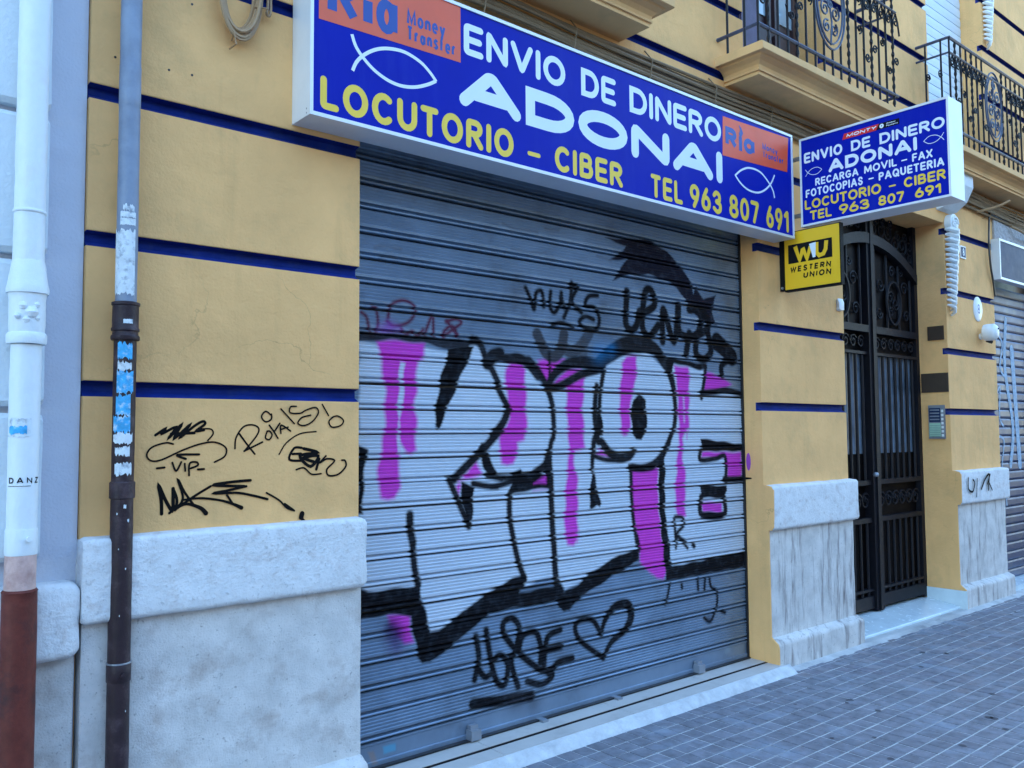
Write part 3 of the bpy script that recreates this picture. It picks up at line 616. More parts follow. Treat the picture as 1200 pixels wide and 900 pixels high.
# ---------------------------------------------------------------- entrance: marble step, skirting and iron gate
MB().extr([(-.035, 0), (-.035, .022), (-.028, .028), (.24, .07), (.62, .075), (.62, 0)], XD+.004, XE-.004).obj('marble_step', 'marble', bld)
MB().box(XE-.014, XE-.0035, -.094, .25, .0, .165).obj('skirting', 'marble', bld)
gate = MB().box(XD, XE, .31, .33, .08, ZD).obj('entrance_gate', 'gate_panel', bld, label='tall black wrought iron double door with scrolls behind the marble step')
XM = 6.95; YG = .25
def gbox(name, x0, x1, z0, z1, y0=YG, y1=YG+.05, m='iron_black'): return MB().box(x0, x1, y0, y1, z0, z1).obj(name, m, gate)
gbox('post', XM-.065, XM+.065, .08, ZD, YG-.02, YG+.06); gbox('post', XE-.06, XE-.002, .08, ZD); gbox('post', XD+.002, XD+.06, .08, ZD)
gbox('post', XM-.022, XM+.022, .081, ZD, YG-.035, YG-.02)
def archz(x): t = (x-XM)/(XE-XM); return 3.19-.30*t*t
xs = np.linspace(XD+.06, XE-.06, 17)
b = MB()
for i in range(16):
    x0, x1 = xs[i], xs[i+1]; z0, z1 = archz(x0), archz(x1)
    b.add([(x, y, zz) for x, zc in ((x0, z0), (x1, z1)) for y in (YG-.03, YG+.04) for zz in (zc-.045, zc+.045)], [(0, 1, 5, 4), (2, 6, 7, 3), (0, 4, 6, 2), (1, 3, 7, 5)])
b.obj('arch_beam', 'iron_black', gate)
def scroll(mb, cx, cz, r, y, flip=1, turns=1.4, rt=.008, a0=0):
    pts = []
    for i in range(15):
        t = i/14; a = a0+flip*t*turns*2*math.pi; rr = r*(1-.8*t); pts.append((cx+rr*math.cos(a), y, cz+rr*math.sin(a)))
    mb.tube(pts, rt, 5)
for s0, s1 in ((XD+.06, XM-.066), (XM+.066, XE-.06)):
    gbox('rail', s0, s1, 2.385, 2.445, YG-.02); gbox('rail', s0, s1, 2.20, 2.225); gbox('rail', s0, s1, 1.11, 1.15); gbox('rail', s0, s1, .80, .84)
    gbox('rail', s0, s1, .10, .20); gbox('rail', s0, s1, .24, .26)
    n = 7; xx = np.linspace(s0+.06, s1-.06, n)
    bm_ = None
    for x in xx:
        for z0, z1 in ((.2, .80), (1.15, 2.20)):
            MB().tube([(x, YG+.02, z0), (x, YG+.02, z1)], .013, 6).obj('bar', 'iron_black', gate)
    for x in xx[::2]: MB().tube([(x, YG+.02, 2.445), (x, YG+.02, archz(x)-.045)], .012, 6).obj('bar', 'iron_black', gate)
    for zc, zr in ((2.305, .06), (.975, .075)):
        q = MB()
        for x in np.linspace(s0+.07, s1-.07, 6): scroll(q, x, zc, zr, YG+.02, 1, a0=.5); scroll(q, x+.03, zc+.02, zr*.6, YG+.035, -1, a0=2.5)
        q.obj('scrollwork', 'iron_black', gate, kind='stuff')
    q = MB(); cx = (s0+s1)/2
    q.tube([(cx+.13*math.cos(t), YG+.01, 2.68+.19*math.sin(t)) for t in np.linspace(0, 2*math.pi, 25)], .014, 6)
    for dx, dz, r, fl in ((-.04, .05, .06, 1), (.05, .0, .06, -1), (-.03, -.08, .05, 1), (.22, .15, .07, 1), (-.22, .15, .07, -1), (.25, -.1, .06, 1), (-.25, -.1, .06, -1), (.0, .28, .06, 1), (.15, .30, .05, -1)): scroll(q, cx+dx, 2.68+dz, r, YG+.02, fl)
    q.obj('scrollwork', 'iron_black', gate, kind='stuff')
    MB().box(cx-.1, cx+.1, YG+.03, YG+.045, 2.55, 2.81).obj('medallion', 'gate_panel', gate)
    MB().box(s0, s1, .288, .296, 1.37, 2.2).obj('pane', 'gate_glass', gate)
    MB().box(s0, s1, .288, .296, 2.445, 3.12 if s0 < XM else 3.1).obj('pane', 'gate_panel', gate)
q = MB()
for i, x in enumerate(np.linspace(XD+.12, XE-.1, 13)):
    t = abs(x-XM); zc = 3.31 if t < .5 else 3.22
    scroll(q, x, zc, .08, YG+.02, 1 if i % 2 else -1, a0=i)
    scroll(q, x+.05, zc+.08, .05, YG+.02, -1 if i % 2 else 1, a0=i*2)
    if t > .45: scroll(q, x, 3.10+.06*(1-t), .05, YG+.02, 1, a0=i)
q.obj('scrollwork', 'iron_black', gate, kind='stuff')
for z in (.35, 1.25): MB().tube([(XM-.04, YG-.05, z), (XM-.04, YG-.05, z+.0), (XM-.04, YG-.02, z)], .012, 6)
MB().lathe([(.0, 1.18), (.018, 1.185), (.024, 1.2), (.018, 1.215), (0, 1.22)], (XM-.09, YG-.055), 12).obj('door_knob', 'steel_bare', gate, smooth=True)

# carved white volute strips at the corners of the openings
def volute(x, ztop, zbot, name='carved_ornament', lab=None):
    r = MB(); L_ = ztop-zbot; n = int(L_/.055)
    r.tube([(x+.07, -.005, ztop-.08+.0), (x+.07, -.06, ztop-.08)], .085, 14)
    for k in range(14):
        a = k*.75; rr = .07*(1-k/16); r.tube([(x+.07+rr*math.cos(a), -.062, ztop-.08+rr*math.sin(a)), (x+.07+rr*.85*math.cos(a+.75), -.066, ztop-.08+rr*.85*math.sin(a+.75))], .012, 5)
    for i in range(n):
        t = i/n; z = ztop-.17-(L_-.2)*t; k_ = 1-.45*t; sd = .012 if i % 2 else -.008
        r.tube([(x-.002, -.004, z+.035), (x+.012+sd, -.045*k_, z+.03), (x+.035, -.092*k_, z+.008), (x+.075*k_+sd, -.075*k_, z-.03), (x+.10*k_+.01, -.006, z-.055)], [.010, .026*k_, .030*k_, .026*k_, .010], 7)
        r.tube([(x+.05, -.07*k_, z+.03), (x+.085*k_, -.085*k_, z+.0), (x+.11*k_, -.05*k_, z-.02)], [.006, .017, .006], 6)
    return r.obj(name, 'plaque_white', bld, smooth=True, **({'label': lab} if lab else {}))
volute(7.87, 3.50, 2.57, lab='white carved scroll hanging at the corner beside the entrance')
volute(8.93, 6.3, 5.33, lab='white carved scroll high beside the right balcony door')
MB().extr([(0, 3.84), (-.20, 3.84), (-.2, 3.72), (-.14, 3.60), (-.05, 3.53), (0, 3.52)], 7.72, 8.02).obj('corbel', 'white_stucco', bld, label='white plaster corbel under the right balcony')

# ---------------------------------------------------------------- balconies
def balcony(x0, x1, yf, lab, med, xdoor=None, left_only=False, bars=True):
    s = MB()
    s.extr([(0, 3.925), (yf+.01, 3.925), (yf, 3.93), (yf, 3.975), (yf+.01, 3.98), (0, 3.98)], x0, x1)
    o = s.obj('balcony', 'yellow_trim', bld, label=lab)
    inn = x0+.10, x1-.10
    # lower moulding: cove and soffit
    def ring(ex, z): return [(inn[0]-ex, 0, z), (inn[0]-ex, yf+.10-ex, z), (inn[1]+ex, yf+.10-ex, z), (inn[1]+ex, 0, z)]
    lv = [(0., 3.82), (.0, 3.842), (.012, 3.844), (.012, 3.855), (.006, 3.86), (.01, 3.88), (.03, 3.90), (.06, 3.915), (.065, 3.926)]
    vs = [p for e, z in lv for p in ring(e, z)]; n = len(lv)
    MB().add(vs, [(4*i+k, 4*i+k+1, 4*i+k+5, 4*i+k+4) for i in range(n-1) for k in range(3)]+[(0, 1, 2, 3)]).obj('moulding', 'yellow_trim', o)
    if not bars: return o
    yr = yf+.05; xa, xb = x0+.03, x1-.03; top = 4.90
    for z, r in ((4.11, .013), (4.77, .010), (top, .014)):
        m = 'rail_blue'
        MB().tube([(xa, -.0, z), (xa, yr, z), (xb, yr, z), (xb, 0, z)], r, 6).obj('rail', m, o)
    def vbar(x, y, tw):
        b = MB()
        if tw:
            zz = np.linspace(3.98, top, 60); b.tube([(x, y, z) for z in zz], [.0075+(.005 if (i % 4) < 2 else 0) for i in range(60)], 5)
        else: b.tube([(x, y, 3.98), (x, y, top)], .0085, 5)
        b.obj('bar', 'iron_black', o)
    xs = np.arange(xa, xb+.01, .112); n = len(xs)
    for i, x in enumerate(xs):
        if med and abs(x-med) < .19 : 
            MB().tube([(x, yr, 3.98), (x, yr, 4.52-.32*math.sqrt(max(0, 1-((x-med)/.2)**2)))], .0085, 5).obj('bar', 'iron_black', o); continue
        vbar(x, yr, i % 3 == 1)
    for y in np.arange(-.08, yr+.05, -.13): vbar(xa, y, False)
    q = MB()
    if med:
        for rr, zz in ((.20, .32), (.17, .28)): q.tube([(med+rr*math.cos(t), yr, 4.52+zz*math.sin(t)) for t in np.linspace(0, 2*math.pi, 29)], .008, 5)
        for dx, dz, r, f in ((-.07, -.05, .06, 1), (.07, -.05, .06, -1), (-.05, -.17, .05, 1), (.05, -.17, .05, -1), (-.07, .1, .06, -1), (.07, .1, .06, 1), (0, .0, .04, 1), (0, .2, .05, 1)): scroll(q, med+dx, 4.52+dz, r, yr, f, rt=.007, a0=1.2)
        q.tube([(med, yr, 4.23), (med+.02, yr, 4.4), (med-.02, yr, 4.6), (med, yr, 4.8)], .007, 5)
        q.obj('medallion', 'rail_blue', o); q = MB()
    for i, x in enumerate(xs):
        if med and abs(x-med) < .25: continue
        for z, r in ((4.28+.09*(i % 3), .035), (4.68, .04)):
            scroll(q, x+.035, z, r, yr-.01, 1 if i % 2 else -1, rt=.006, a0=i)
            q.tube([(x, yr, z+.02), (x-.03, yr-.01, z+.05), (x-.045, yr-.02, z+.03)], .006, 4)
        q.tube([(x, yr, 4.60), (x+.02, yr, 4.70), (x+.056, yr, 4.76), (x+.09, yr, 4.70), (x+.112, yr, 4.60)], .007, 4)
    for y in (-.1, -.2): scroll(q, xa, 4.6, .04, y, 1, rt=.006)
    q.obj('scrollwork', 'iron_black', o, kind='stuff')
    return o
balcony(4.512, 6.42, -.359, 'left balcony with black iron railing and oval scroll medallion above the long sign', 5.42)
balcony(7.39, 10.4, -.33, 'right balcony with ornate black iron railing above the small corner sign', 8.35)
balcony(1.75, 3.70, -.33, 'yellow underside of a balcony cut by the top edge above the long sign', None, bars=False)
# balcony door, left: purple folding shutter, dark frame and pane
bd = MB().box(4.83, 5.86, .2, .24, 3.9, 6.75).obj('balcony_door', 'brown_wood', bld, label='dark wooden balcony door with folded purple shutter leaf')
MB().box(4.84, 5.06, .03, .06, 3.99, 6.6).obj('shutter_leaf', 'purple_wood', bd)
for i in range(2): MB().box(4.85, 5.05, .022, .03, 4.1+i*1.2, 5.1+i*1.2).obj('leaf_panel', 'purple_wood', bd)
for x0, x1 in ((5.12, 5.45), (5.50, 5.80)):
    MB().box(x0+.05, x1-.05, .19, .2, 4.62, 6.6).obj('pane', 'window_glass', bd); MB().box(x0, x1, .175, .2, 4.05, 4.5).obj('door_panel', 'brown_wood', bd)
    MB().box(x0, x0+.05, .175, .2, 4.55, 6.7).obj('stile', 'brown_wood', bd); MB().box(x1-.05, x1, .175, .2, 4.55, 6.7).obj('stile', 'brown_wood', bd)
wd = MB().box(7.65, 8.876, .2, .24, 3.9, 6.75).obj('balcony_door', 'blind_white', bld, label='white closed blind of the right balcony door')
for i in range(28): MB().extr([(.2, 3.99+i*.095), (.192, 3.992+i*.095), (.188, 4.04+i*.095), (.192, 4.078+i*.095), (.2, 4.081+i*.095)], 7.66, 8.87).obj('slat', 'blind_white', wd)

# ================================================================ RIGHT-HAND SHOP (shutter and guide in the building)
sh2 = MB().box(XF, 10.6, .20, .21, 0, 3.4).obj('roller_shutter', 'black_plastic', bld, label='dark metal shutter with pale graffiti at the right edge')
sm2 = MB(); p = slat_profile(); 
def slat2(x0, x1, m):
    n = 7; pr = [(.17, 0), (.155, .004), (.150, .02), (.150, .07), (.155, .086), (.17, .09)]
    vs = [(x0, y, z) for y, z in pr]+[(x1, y, z) for y, z in pr]; return MB().add(vs, [(i, i+1, 6+i+1, 6+i) for i in range(5)]).mesh('slat', m)
s2 = slat2(XF+.1, 10.6, 'plain_shutter')
for i in range(33): o = link('slat', s2, sh2); o.location = (0, 0, .06+i*.09)
MB().box(XF+.08, XF+.15, .10, .15, 0, 2.75).obj('guide_rail', 'steel_bare', sh2)
MB().box(XF+.0, XF+.08, .14, .20, 0, 3.0).obj('jamb_strip', 'black_plastic', sh2)
MB().box(XF+.01, 10.6, -.04, .3, 0, .06).obj('threshold_tile', 'marble', bld)
gq = MB(); mp2 = lambda a, b, l: (a, .1485-l, b)
for st, wv in (([(9.36, 2.55), (9.5, 2.45), (9.42, 2.2), (9.55, 2.1)], .03), ([(9.62, 2.7), (9.55, 2.2), (9.7, 1.6), (9.6, 1.2)], .07), ([(9.3, 1.9), (9.4, 2.0), (9.36, 1.7), (9.45, 1.6)], .025), ([(9.3, 1.5), (9.45, 1.45), (9.38, 1.2), (9.5, 1.1)], .025), ([(9.32, .95), (9.42, 1.05), (9.46, .8)], .025), ([(9.75, 2.4), (9.85, 1.2)], .10)):
    ribbon(gq, cr_spline(st), wv, mp2, dl=.00003)
gq.obj('graffiti', 'pale_spray', sh2)

# ================================================================ PAINT TAGS ON THE WALL
def wall_tag(name, strokes, lab, wpx, view, Y=0., matn='ink'):
    b = MB(); ox, oy, s = view; lift = .0012
    for st, wv in strokes:
        P = [at(ox+x*s, oy+y*s, Y=Y) for x, y in st]; P = [(p.x, p.z) for p in P]
        if len(P) > 2: P = cr_spline(P, 5)
        d = math.hypot(P[0][0], DIST)*1.05/F_PX
        ribbon(b, P, [q*d for q in wv] if isinstance(wv, list) else wv*d, lambda a, c, l: (a, Y-l, c), lift=lift, dl=.000008); lift += .00025
    return b.obj(name, matn, bld, label=lab)
VW4 = (160, 460, .225)
wall_tag('graffiti_tag', [([(98, 222), (150, 188), (130, 215), (205, 180), (165, 240), (235, 165), (195, 240), (280, 165), (225, 235), (300, 175), (345, 150), (355, 165), (310, 200), (350, 195)], 2.8), ([(180, 215), (300, 210)], 3), ([(330, 190), (385, 190), (398, 215), (370, 250)], 1.6),
    ([(190, 268), (150, 262), (80, 285), (52, 325), (75, 355), (130, 350), (240, 300), (330, 268), (400, 258), (450, 275), (468, 300), (455, 335), (405, 362)], 1.8), ([(325, 322), (212, 325), (255, 345)], 2.4),
    ([(105, 395), (145, 390)], 2.2), ([(185, 365), (205, 408), (232, 362)], 2), ([(250, 370), (252, 408)], 2), ([(272, 432), (275, 370), (310, 362), (318, 378), (280, 395)], 2), ([(318, 400), (350, 398)], 2.2)],
    'black marker tag with loops and the letters VIP on yellow wall', 2, VW4)
wall_tag('graffiti_tag', [([(512, 292), (518, 235), (555, 180), (600, 168), (635, 185), (625, 225), (565, 300)], 1.8), ([(535, 215), (575, 270), (615, 320)], 2), ([(560, 305), (655, 258)], 2),
    ([(700, 118), (672, 98), (650, 125), (670, 152), (700, 140), (702, 112)], 1.7), ([(680, 200), (670, 235), (690, 245), (705, 220), (690, 200), (678, 205)], 1.7), ([(690, 170), (712, 200), (735, 238)], 1.8), ([(745, 160), (715, 205)], 1.8),
    ([(750, 212), (752, 170), (800, 200)], 1.8), ([(750, 192), (788, 180)], 1.6), ([(750, 85), (820, 162)], 1.7), ([(830, 72), (800, 75), (798, 105), (850, 108), (880, 92), (930, 78), (945, 105), (915, 150), (870, 172), (838, 160), (860, 130), (905, 118)], 1.7),
    ([(965, 62), (998, 120)], 1.7), ([(1025, 125), (1000, 150), (1015, 180), (1060, 172), (1075, 145), (1045, 122), (1015, 130)], 1.7)], 'thin black marker word ROYALS on yellow wall', 2, VW4)
wall_tag('graffiti_tag', [([(742, 322), (780, 262), (850, 215), (935, 203)], 1.5), ([(860, 288), (820, 290), (795, 348), (860, 355)], 2.6), ([(812, 320), (855, 318)], 2.6), ([(870, 292), (940, 312), (850, 330), (905, 385), (945, 330), (870, 340), (920, 360)], 3.4), ([(950, 345), (935, 400)], 3), ([(985, 330), (955, 365), (990, 345), (1030, 355), (990, 400), (1000, 432), (1050, 425), (1088, 385), (1085, 355), (1068, 352)], 2), ([(830, 402), (870, 392), (910, 425), (960, 422)], 1.8)], 'small black marker signature under a curved line on yellow wall', 2, VW4)
wall_tag('graffiti_tag', [([(130, 632), (128, 560), (115, 485), (150, 560), (185, 615), (190, 555), (190, 500)], 3.6), ([(190, 500), (210, 560), (200, 612)], 3), ([(170, 628), (240, 560), (215, 455), (250, 520), (300, 590)], 2.6), ([(200, 610), (300, 540), (385, 488)], 2.6), ([(200, 600), (260, 580), (330, 600), (360, 628)], [4, 3, 4, 5]), ([(235, 560), (330, 550), (430, 560), (500, 580), (545, 600)], [2, 2.5, 2.5, 3, 4.5]), ([(470, 535), (500, 580)], 2.4),
    ([(592, 457), (500, 465), (400, 482), (560, 488)], 3), ([(570, 488), (480, 508), (400, 525), (520, 522), (600, 535), (680, 555)], 2.6), ([(675, 522), (740, 560), (780, 600), (820, 615)], 2), ([(770, 580), (815, 612)], 2.5), ([(860, 630), (855, 650)], 5.5), ([(858, 655), (875, 680)], [3, 5])], 'bold black scrawled tag low on yellow wall', 2, VW4)
wall_tag('graffiti_tag', [([(45, 22), (28, 35), (30, 55), (55, 45), (60, 28)], 2.2), ([(42, 50), (78, 40), (62, 70)], 2.2), ([(70, 28), (85, 18), (80, 42)], 2), ([(108, 20), (95, 45), (120, 30)], 2.4), ([(98, 42), (106, 36)], 1)], 'tag', 2, (1124, 554, .25), Y=-.083)
b_ = wall_tag('graffiti_tag', [([(273, 100), (275, 165), (300, 180), (310, 130), (300, 110)], 2), ([(325, 105), (322, 210)], 1.6), ([(350, 165), (370, 110), (395, 80), (390, 170)], 2.2), ([(385, 135), (400, 80)], 2), ([(395, 130), (412, 170)], 2)], 'black marker tag on white plinth block right of the entrance', 2, (1080, 540, .2), Y=-.084)
for o in [q for q in bld.children if q.get('label') == 'tag']: bpy.data.objects.remove(o)
# pink and black overspray on the shutter jamb
for st, wv, mm in (([(5, .152)], 0, 'ink'),): pass
jb = MB(); pz = [at(866+i*2.2, 541+(i % 3)*2, X=XC).z for i in range(5)]
jb.add([(XC-.0012, .13+.018*math.cos(t)-.02, at(874, 541, X=XC).z+.06*math.sin(t)) for t in np.linspace(0, 2*math.pi, 14)[:-1]], [tuple(range(13))]); jb.obj('overspray', 'purple_spray', bld)
jb = MB(); zb = at(878, 561, X=XC).z; jb.add([(XC-.0016, .145, zb-.008), (XC-.0016, .145, zb+.01), (XC-.0016, .09, zb+.008), (XC-.0016, .085, zb+.0)], [(0, 1, 2, 3)]); jb.obj('overspray', 'ink', bld)
hl = MB()
for u, v in ((225, 5), (198, 82), (225, 88), (135, 67)):
    p = at(u, v, Y=0); hl.tube([(p.x, -.002, p.z), (p.x, .002, p.z)], .0045, 8)
hl.obj('drill_holes', 'black_plastic', bld, kind='stuff')

# ================================================================ NEIGHBOURING BUILDING (left)
nb = thing('neighbouring_building', 'pale blue white building with raised blocks at the left edge', 'building', (0, 0, 0))
MB().box(-16, XA-.003, .022, .32, 0, 23).obj('wall', 'lavender_stucco', nb)
zz = [1.13, 1.647, 2.166, 2.675, 3.19, 3.7, 4.2]
for i in range(6):
    for x0, x1 in ((-1.5, -.3), (-.29, .655)):
        prof = dense([(.022, zz[i]+.012), (-.012, zz[i]+.012), (-.028, zz[i]+.03), (-.028, zz[i+1]-.03), (-.012, zz[i+1]-.012), (.022, zz[i+1]-.012)], .08)
        rough_prism(prof, x0, x1, step=.08, amp=.002, bev=.014, seed=i*3+x0).obj('wall_block', 'white_stucco', nb, smooth=True)
cap = [(.022, .80)]+[(-.03, .80)]+arc(-.035, .83, .03, -90, -180, 4)+arc(-.035, 1.03, .03, 180, 95, 5)+[(.022, 1.06)]
rough_prism(dense(cap), -1.5, .775, bev=.03, amp=.005, seed=40).obj('plinth_cap', 'white_stone', nb, smooth=True)
rough_prism(dense([(.022, 0), (-.008, 0), (-.008, .8), (.022, .8)], .08), -1.5, .772, bev=.006, amp=.002, seed=43).obj('plinth_face', 'grey_panel', nb)

# ================================================================ DOWNPIPES
wp = thing('drainpipe', 'thick white cast pipe with brown red foot at the left edge', 'drainpipe', (.588, -.1, 0), group='downpipes on the wall')
PX, PY = .588, -.085
def pipe(prof, name, m, parent, c, **k):
    P = [prof[0]]
    for q in prof[1:]:
        n = max(1, int(abs(q[1]-P[-1][1])/.03)); a = P[-1]; P += [(a[0]+(q[0]-a[0])*i/n, a[1]+(q[1]-a[1])*i/n) for i in range(1, n+1)]
    b = MB().lathe(P, c, 24)
    b.v = [(x+(x-c[0])*(w_ := .030*noise.noise(Vector((x*22, y*22, z*6)))+.018*noise.noise(Vector((x*60, y*60, z*40)))), y+(y-c[1])*w_, z) for x, y, z in b.v]
    return b.obj(name, m, parent, smooth=True, **k)
pipe([(.047, 2.13), (.047, 4.5), (.0465, 5.5)], 'pipe', 'white_pipe_paint', wp, (PX, PY))
pipe([(.049, 2.30), (.051, 2.303), (.051, 2.308), (.049, 2.311)], 'joint', 'white_pipe_paint', wp, (PX, PY))
pipe([(.063, 2.03), (.064, 2.045), (.060, 2.06), (.049, 2.135), (.0475, 2.14)], 'funnel', 'white_pipe_paint', wp, (PX, PY))
pipe([(.052, 1.90), (.055, 1.92), (.055, 2.01), (.058, 2.03)], 'collar', 'white_pipe_paint', wp, (PX, PY))
q = MB()
for dx, dz, r in ((0.01, 1.965, .022), (-.008, 1.985, .014), (.02, 1.99, .012), (.0, 1.94, .014), (.022, 1.945, .010), (-.02, 1.95, .010)):
    q.lathe([(.001, dz-r), (r*.7, dz-r*.7), (r, dz), (r*.7, dz+r*.7), (.001, dz+r)], (PX+dx*1.4-.01, PY-.047), 10)
q.obj('relief', 'white_pipe_paint', wp, smooth=True)
pipe([(.058, 1.862), (.060, 1.868), (.060, 1.892), (.055, 1.90)], 'collar', 'white_pipe_paint', wp, (PX, PY))
pipe([(.046, 1.08), (.046, 1.86)], 'pipe', 'white_pipe_paint', wp, (PX, PY))
pipe([(.0475, 1.172), (.0485, 1.178), (.0485, 1.25), (.0475, 1.256)], 'bracket', 'white_pipe_paint', wp, (PX, PY))
MB().tube([(PX-.0+.012, PY-.049, 1.225), (PX+.012, PY-.062, 1.225)], .009, 10).obj('bolt', 'white_pipe_paint', wp)
pipe([(.0462, 1.055), (.0464, 1.058), (.0464, 1.145), (.0462, 1.171)], 'primer_band', 'pink_primer', wp, (PX, PY))
pipe([(.055, .0), (.052, 1.05), (.054, 1.053), (.048, 1.06)], 'pipe', 'red_iron', wp, (PX, PY), label='brown red iron foot of the white pipe')
# pasted stickers: curved patches lying on the pipes
def patch(c, r, a0, a1, z0, z1, m, name, parent, jitter=.0, lift=.0015):
    n = 16; vs = []
    for i in range(n+1):
        a = math.radians(a0+(a1-a0)*i/n); jz = random.uniform(-jitter, jitter)
        for z in (z0+random.uniform(-jitter, jitter), z1+jz): vs.append((c[0]+(r+lift)*math.cos(a), c[1]+(r+lift)*math.sin(a), z))
    return MB().add(vs, [(2*i, 2*i+2, 2*i+3, 2*i+1) for i in range(n)]).obj(name, m, parent)
patch((PX, PY), .046, 190, 285, 1.555, 1.615, 'paper_white', 'sticker', wp, .004)
patch((PX, PY), .046, 200, 270, 1.565, 1.590, 'paper_cyan', 'sticker', wp, .004, .0025)
mpP = lambda a, b, l: (PX+(.0475+l)*math.cos(a/.0475), PY+(.0475+l)*math.sin(a/.0475), b)
b = MB(); text(b, 'DANZ', .0475*math.radians(205), .0475*math.radians(325), 1.405, 1.424, .0035, mpP, gap=.010, rnd=False); ribbon(b, [(.0475*math.radians(200+i*8), 1.396) for i in range(12)], .0015, mpP)
b.obj('lettering', 'black_paint', wp)

dp = thing('drainpipe', 'thin pipe grey above and dark brown below, covered with torn stickers', 'drainpipe', (.9, -.08, 0), group='downpipes on the wall')
QX, QY = .905, -.06
c = (QX, QY)
pipe([(.036, 2.03), (.036, 2.75), (.037, 2.752), (.037, 2.9), (.036, 2.903), (.036, 5.5)], 'pipe', 'grey_pipe', dp, c, label='grey upper length of the downpipe')
pipe([(.046, 1.898), (.048, 1.902), (.048, 1.912), (.043, 1.918), (.043, 1.928), (.047, 1.932), (.047, 1.94), (.044, 1.944), (.044, 2.02), (.048, 2.024), (.048, 2.033), (.040, 2.036)], 'collar', 'dark_iron_pipe', dp, c)
pipe([(.0375, .0), (.0375, 1.9)], 'pipe', 'dark_iron_pipe', dp, c, label='dark brown iron lower length of the downpipe')
pipe([(.040, 1.335), (.043, 1.338), (.043, 1.392), (.039, 1.396)], 'collar', 'dark_iron_pipe', dp, c)
pipe([(.039, .70), (.0405, .702), (.0405, .758), (.039, .76)], 'bracket', 'dark_iron_pipe', dp, c)
pipe([(.041, .7615), (.042, .764), (.041, .767)], 'ring', 'steel_bare', dp, c)
MB().tube([(QX, QY-.04, .728), (QX, QY-.052, .728)], .008, 8).obj('bolt', 'dark_iron_pipe', dp)
patch(c, .036, 175, 300, 2.06, 2.29, 'paper_white', 'sticker', dp, .01)
patch(c, .036, 215, 300, 2.31, 2.335, 'paper_white', 'sticker', dp, .002); patch(c, .036, 215, 300, 2.338, 2.358, 'paper_white', 'sticker', dp, .002); patch(c, .036, 230, 290, 2.362, 2.382, 'paper_white', 'sticker', dp, .006)
for z0, z1, m in ((1.83, 1.885, 'paper_cyan'), (1.79, 1.82, 'paper_white'), (1.71, 1.785, 'paper_cyan'), (1.63, 1.70, 'paper_cyan'), (1.57, 1.625, 'paper_cyan'), (1.53, 1.565, 'paper_white'), (1.49, 1.52, 'paper_white'), (1.42, 1.46, 'paper_white')):
    patch(c, .0375, 205+random.uniform(-8, 15), 300+random.uniform(-15, 5), z0, z1, m, 'sticker', dp, .007)
for a0, z0, sz in ((262, 1.303, .012), (228, 1.281, .006), (282, 1.255, .009), (240, 1.16, .004), (275, 1.09, .005), (250, .93, .004), (290, .60, .005)):
    patch(c, .0375, a0, a0+sz*1100, z0, z0+sz, 'paper_white', 'paint_fleck', dp, .0025)
patch(c, .044, 245, 285, 1.955, 1.97, 'paper_white', 'sticker', dp, .001, .002)

# ================================================================ LONG SHOP SIGN
s1 = thing('shop_sign', 'long blue box sign with white and yellow lettering above the graffiti shutter', 'sign', (3.3, -.1, 2.85))
SX0, SX1, SY, SZ0, SZ1 = 1.567, 5.138, -.164, 2.857, 3.568
def frame(x0, x1, z0, z1, y0, y1, wv, parent, m='white_alu', back=True):
    MB().extr([(y0, z0), (y1, z0), (y1, z0+.004), (y0+wv*.0, z0+.004)], x0, x1).obj('bottom_panel', m, parent)
    for a in ((x0, x1, z0+.0042, z0+wv), (x0, x1, z1-wv, z1), (x0, x0+wv*.9, z0+wv+.0004, z1-wv-.0004), (x1-wv*.9, x1, z0+wv+.0004, z1-wv-.0004)):
        MB().box(a[0], a[1], y0, y0+.02, a[2], a[3]).obj('frame', m, parent)
frame(SX0, SX1, SZ0, SZ1, SY, -.001, .016, s1)
MB().box(SX0, SX0+.004, SY+.0205, -.001, SZ0+.0045, SZ1-.0005).obj('end_panel', 'white_alu', s1)
MB().box(SX1-.004, SX1, SY+.0205, -.001, SZ0+.0045, SZ1-.0005).obj('end_panel', 'white_alu', s1)
MB().box(SX0+.004, SX1-.004, SY+.0205, -.001, SZ1-.005, SZ1-.0005).obj('top_panel', 'white_alu', s1)
MB().box(SX0+.0145, SX1-.0145, SY+.006, SY+.012, SZ0+.0165, SZ1-.0165).obj('face', 'sign_blue', s1)
b = MB()
for z in (SZ0+.012, SZ1-.012, SZ0+.03): b.tube([(SX0-.001, SY+.03, z), (SX0+.003, SY+.03, z)], .004, 6)
b.obj('rivets', 'steel_bare', s1)
m1 = lambda a, b, l: (a, SY+.0055-l, b)
T = [('white', 'ENVIO', 2.352, 3.010, 3.335, 3.488, .032), ('white', 'DE', 3.125, 3.392, 3.335, 3.486, .032), ('white', 'DINERO', 3.503, 4.342, 3.337, 3.488, .032),
     ('white', 'ADONAI', 2.325, 4.352, 3.085, 3.283, .062), ('yellow', 'LOCUTORIO', 1.615, 2.655, 2.893, 3.033, .030), ('yellow', '-', 2.745, 2.832, 2.902, 3.0, .022),
     ('yellow', 'CIBER', 2.930, 3.438, 2.893, 3.028, .029), ('yellow', 'TEL', 3.672, 3.955, 2.888, 3.023, .027), ('yellow', '963', 4.022, 4.332, 2.888, 3.033, .028),
     ('yellow', '807', 4.410, 4.732, 2.890, 3.038, .028), ('yellow', '691', 4.812, 5.075, 2.888, 3.038, .028)]
for colr, s, a0, a1, z0, z1, th in T:
    b = MB(); text(b, s, a0, a1, z0, z1, th, m1, gap=.018 if s != 'ADONAI' else .032); b.obj('lettering', 'sign_'+colr, s1, label='%s letters %s on the long sign' % (colr, s) if s not in ('-', 'ADONAI') else ('large white letters' if s != '-' else 'yellow dash'))
